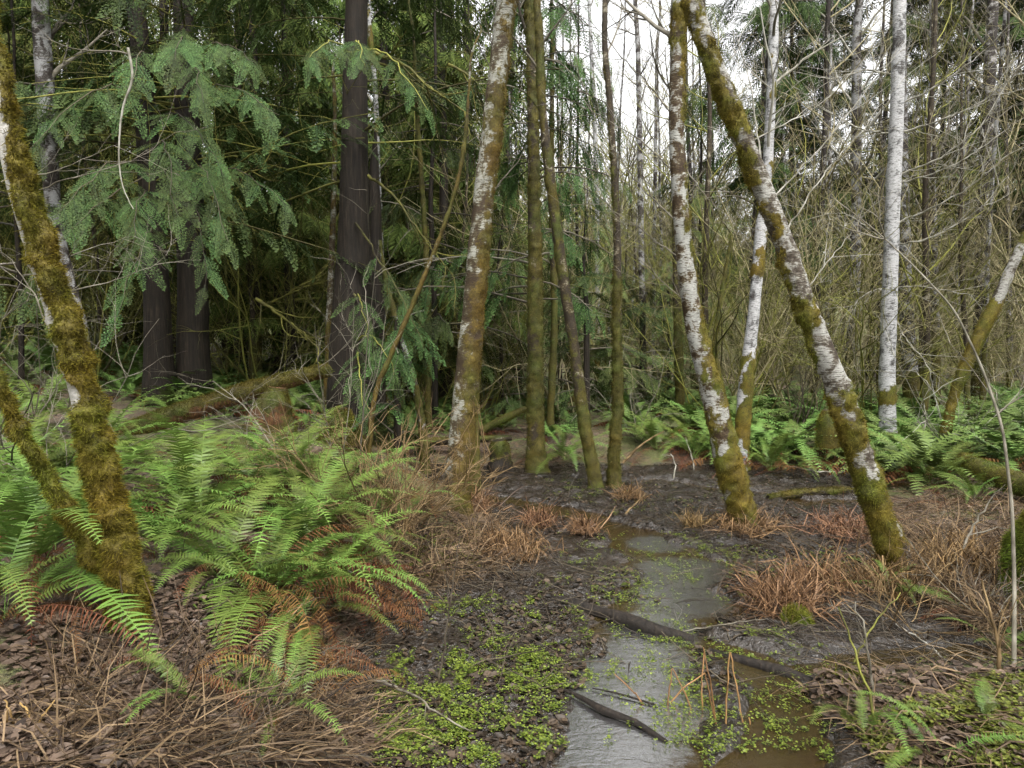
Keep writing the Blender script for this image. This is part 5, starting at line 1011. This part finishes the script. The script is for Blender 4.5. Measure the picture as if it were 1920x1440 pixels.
rush('broken tan rush stalks folded over the silvery water at the bottom edge', [[(1235, 1350), (1190, 1300), (1152, 1262)], [(1225, 1345), (1280, 1290), (1322, 1262)], [(1345, 1360), (1330, 1270), (1318, 1215)], [(1318, 1350), (1316, 1280), (1320, 1218)], [(1308, 1350), (1285, 1300), (1260, 1252)], [(1250, 1350), (1254, 1300), (1260, 1254)], [(1206, 1345), (1207, 1330)], [(1232, 1352), (1215, 1338), (1207, 1325)]], 850, 1270, 1350)
rush('folded dark rush stalks standing beside the tan ones', [[(1362, 1360), (1364, 1290), (1368, 1222)], [(1395, 1360), (1382, 1290), (1370, 1222)], [(1345, 1358), (1330, 1300), (1322, 1262)], [(1410, 1370), (1404, 1345)]], 851, 1380, 1360)
rush('bent straw stalks rising at the very corner of the litter bank', [[(28, 1360), (18, 1330), (10, 1310)], [(62, 1362), (50, 1330), (37, 1318)], [(60, 1362), (85, 1335), (105, 1312)], [(10, 1365), (14, 1330)]], 852, 40, 1362)

def leaves(g, p, size, rg, lift=.006, curl=.5, flat_=.35):
    N = len(p); az = rg.uniform(0, 6.28, N); nrm = nz(np.stack([rg.normal(0, flat_, N), rg.normal(0, flat_, N), np.ones(N)], -1)); d = np.stack([np.cos(az), np.sin(az), rg.normal(0, .2, N)], -1); M = basis(d, nrm)
    base = np.array([[0, -.5, 0], [.30, -.15, 1], [.26, .2, 1], [0, .55, .3], [-.26, .2, 1], [-.30, -.15, 1], [0, 0, 0]], float); cz = rg.uniform(-.1, curl, N) * .22
    V = np.repeat(base[None], N, 0); V[:, :, 2] *= cz[:, None]; V = np.einsum('nij,nvj->nvi', M, V) * size[:, None, None] + p[:, None] + np.array([0, 0, lift]); o = np.arange(N)[:, None] * 7
    g.add(V.reshape(-1, 3), None, np.concatenate([o + np.array([[a, b, 6]]) for a, b in ((0, 1), (1, 2), (2, 3), (3, 4), (4, 5), (5, 0))]), tint=np.repeat(rg.uniform(0, 1, N), 7))
p = region(14000, [(200, 1080, 480, 1360, 6), (0, 1130, 700, 1440, 6), (1480, 1255, 1960, 1440, 3), (1540, 1040, 1960, 1250, 1.2), (640, 1090, 900, 1180, .8), (700, 960, 900, 1090, .8), (1400, 880, 1900, 980, .6), (0, 690, 250, 790, 1.6), (180, 770, 800, 930, 2.5)], ru); p = p[bank(p[:, 0], p[:, 1]) > .3]
g = Geo(); leaves(g, p + np.array([0, 0, 1.]) * ru.uniform(0, .02, (len(p), 1)), ru.uniform(.018, .06, len(p)), ru); tag(link('leaf_litter', g.mesh('leaf_litter', LF_LITTER)), 'brown fallen leaves littering the banks', 'leaf litter', None, 'stuff')
p = region(8000, [(880, 1080, 1400, 1300, 3), (1000, 890, 1700, 1010, 3), (740, 1150, 1060, 1440, 2), (1350, 1020, 1640, 1120, 1)], ru); p = p[(bank(p[:, 0], p[:, 1]) < .5) & (p[:, 2] > -.02)]; p[:, 2] = np.maximum(p[:, 2], .001)
g = Geo(); leaves(g, p, ru.uniform(.2, 1, len(p)) ** 2 * .045 + .008, ru, .004, .9, .4); tag(link('mud_debris', g.mesh('mud_debris', LF_SODDEN)), 'sodden dark leaf scraps lying on the mud', 'debris', None, 'stuff')
def cress(g, p, rg, h=.02, ls=.0056, k=6):
    N = len(p)
    for q in range(k):
        a = rg.uniform(0, 6.28, N); r = rg.uniform(.2, 1.0, N) * .018 * (q > 0); c = p + np.stack([np.cos(a) * r, np.sin(a) * r, h * rg.uniform(.3, 1.2, N)], -1); M = basis(np.stack([np.cos(a), np.sin(a), rg.normal(0, .2, N)], -1), nz(np.stack([rg.normal(0, .3, N), rg.normal(0, .3, N), np.ones(N)], -1)))
        sh = np.array([[0, -.6, 0], [.62, -.1, .1], [.45, .6, .05], [0, .85, -.05], [-.45, .6, .05], [-.62, -.1, .1]], float); V = inst(sh, M, c, ls * rg.uniform(.45, 1.6, N)); o = np.arange(N)[:, None] * 6
        g.add(V, np.concatenate([o + np.array([[0, 1, 2, 3]]), o + np.array([[0, 3, 4, 5]])]), tint=np.repeat(rg.uniform(0, 1, N), 6))
p1 = region(14000, [(700, 1220, 1060, 1440, 5), (800, 1120, 1110, 1300, 2.6)], ru); m = f2(p1[:, 0], p1[:, 1], 9, 4, 91) * .6 + f2(p1[:, 0], p1[:, 1], 2.5, 2, 92) * .4; p1 = p1[(m > ru.uniform(.45, .80, len(m))) & (bank(p1[:, 0], p1[:, 1]) < ru.uniform(.1, .9, len(p1)))]
p2 = region(8200, [(1000, 1000, 1420, 1130, 2.6), (1060, 900, 1400, 980, 1.4), (900, 1100, 1300, 1230, 1.6), (1360, 1030, 1620, 1110, 1.6), (1060, 1180, 1560, 1440, 3.2), (1020, 900, 1150, 935, .6)], ru); m = f2(p2[:, 0], p2[:, 1], 10, 3, 93) * .6 + f2(p2[:, 0], p2[:, 1], 2.5, 2, 94) * .4; p2 = p2[(m > ru.uniform(.46, .70, len(m))) & (bank(p2[:, 0], p2[:, 1]) < .5)]
p = np.concatenate([p1, p2]); p[:, 2] = np.maximum(p[:, 2], 0.0); g = Geo(); cress(g, p, ru); tag(link('water_cress', g.mesh('water_cress', LF_CRESS)), 'small bright green cress growing over the mud and water', 'cress', None, 'stuff')
p = region(5200, [(1500, 1270, 1960, 1440, 5), (1560, 1090, 1960, 1250, 2), (700, 980, 900, 1080, .8)], ru); p = p[(bank(p[:, 0], p[:, 1]) > .3) & (f2(p[:, 0], p[:, 1], 3, 2, 95) > .47)]; g = Geo(); cress(g, p, ru, .025, .009, 5); tag(link('ground_herbs', g.mesh('ground_herbs', LF_HERB)), 'small green herbs and moss among the fallen leaves', 'herbs', None, 'stuff')
# moss tufts and fine twigs over the banks
p = region(15000, [(1500, 1250, 1960, 1440, 4), (1700, 880, 1960, 1000, 2), (380, 760, 820, 960, 6), (1150, 850, 1600, 900, .8), (720, 980, 900, 1100, .6)], ru); p = p[(f2(p[:, 0], p[:, 1], 2, 2, 97) > .48) & (bank(p[:, 0], p[:, 1]) > .3)]; g = Geo(); moss_blades(g, p + np.array([0, 0, .004]), np.tile([[0, 0, 1.]], (len(p), 1)), .035, .008, ru, .0, .7); tag(link('ground_moss', g.mesh('ground_moss', MS_BRIGHT)), 'yellow-green moss tufts carpeting the damp banks', 'moss', None, 'stuff')
p = region(2600, [(200, 1080, 720, 1440, 3), (1500, 900, 1960, 1260, 3), (700, 950, 1000, 1100, 1.5), (1000, 880, 1700, 1000, 1.5), (880, 1000, 1500, 1300, 2.0), (0, 700, 800, 960, 1.5)], ru); az = ru.uniform(0, 6.28, len(p)); B = grow(p + np.array([0, 0, .012]), np.stack([np.cos(az), np.sin(az), np.abs(ru.normal(.05, .18, len(p)))], -1), ru.uniform(.08, .45, len(p)), 6, .12, -.02, ru)
B[..., 2] = np.maximum(B[..., 2], gz(B[..., 0], B[..., 1]) + .006); g = Geo(); V, Q = tubes(B, (ru.uniform(.0015, .004, len(p)))[:, None] * np.linspace(1, .5, 6)[None], 4); g.add(V, Q, tint=np.repeat(ru.uniform(0, 1, len(p)), 24)); tag(link('twig_litter', g.mesh('twig_litter', TW_DARK)), 'fine fallen twigs strewn over mud and banks', 'twigs', None, 'stuff')

# ------------------------------------------------------------------ tell look-alikes apart by how far back they stand
_same = {}
for o in list(scene.objects):
    if o.parent is None and o.get('label') and o.get('group') and 'out of the picture' not in o['label']: _same.setdefault((o['group'], o['label']), []).append(o)
for (_g, _l), _os in _same.items():
    if len(_os) < 2: continue
    _os.sort(key=lambda o: o.location.y); _n = len(_os)
    _w = ['nearer of two', 'farther of two'] if _n == 2 else ['first', 'second', 'third', 'fourth', 'fifth', 'sixth', 'seventh', 'eighth', 'ninth', 'tenth', 'eleventh', 'twelfth', 'thirteenth', 'fourteenth', 'fifteenth', 'sixteenth', 'seventeenth', 'eighteenth']
    for o, w in zip(_os, _w): o['label'] = _l + ', ' + w + ('' if _n == 2 else ' from the front')
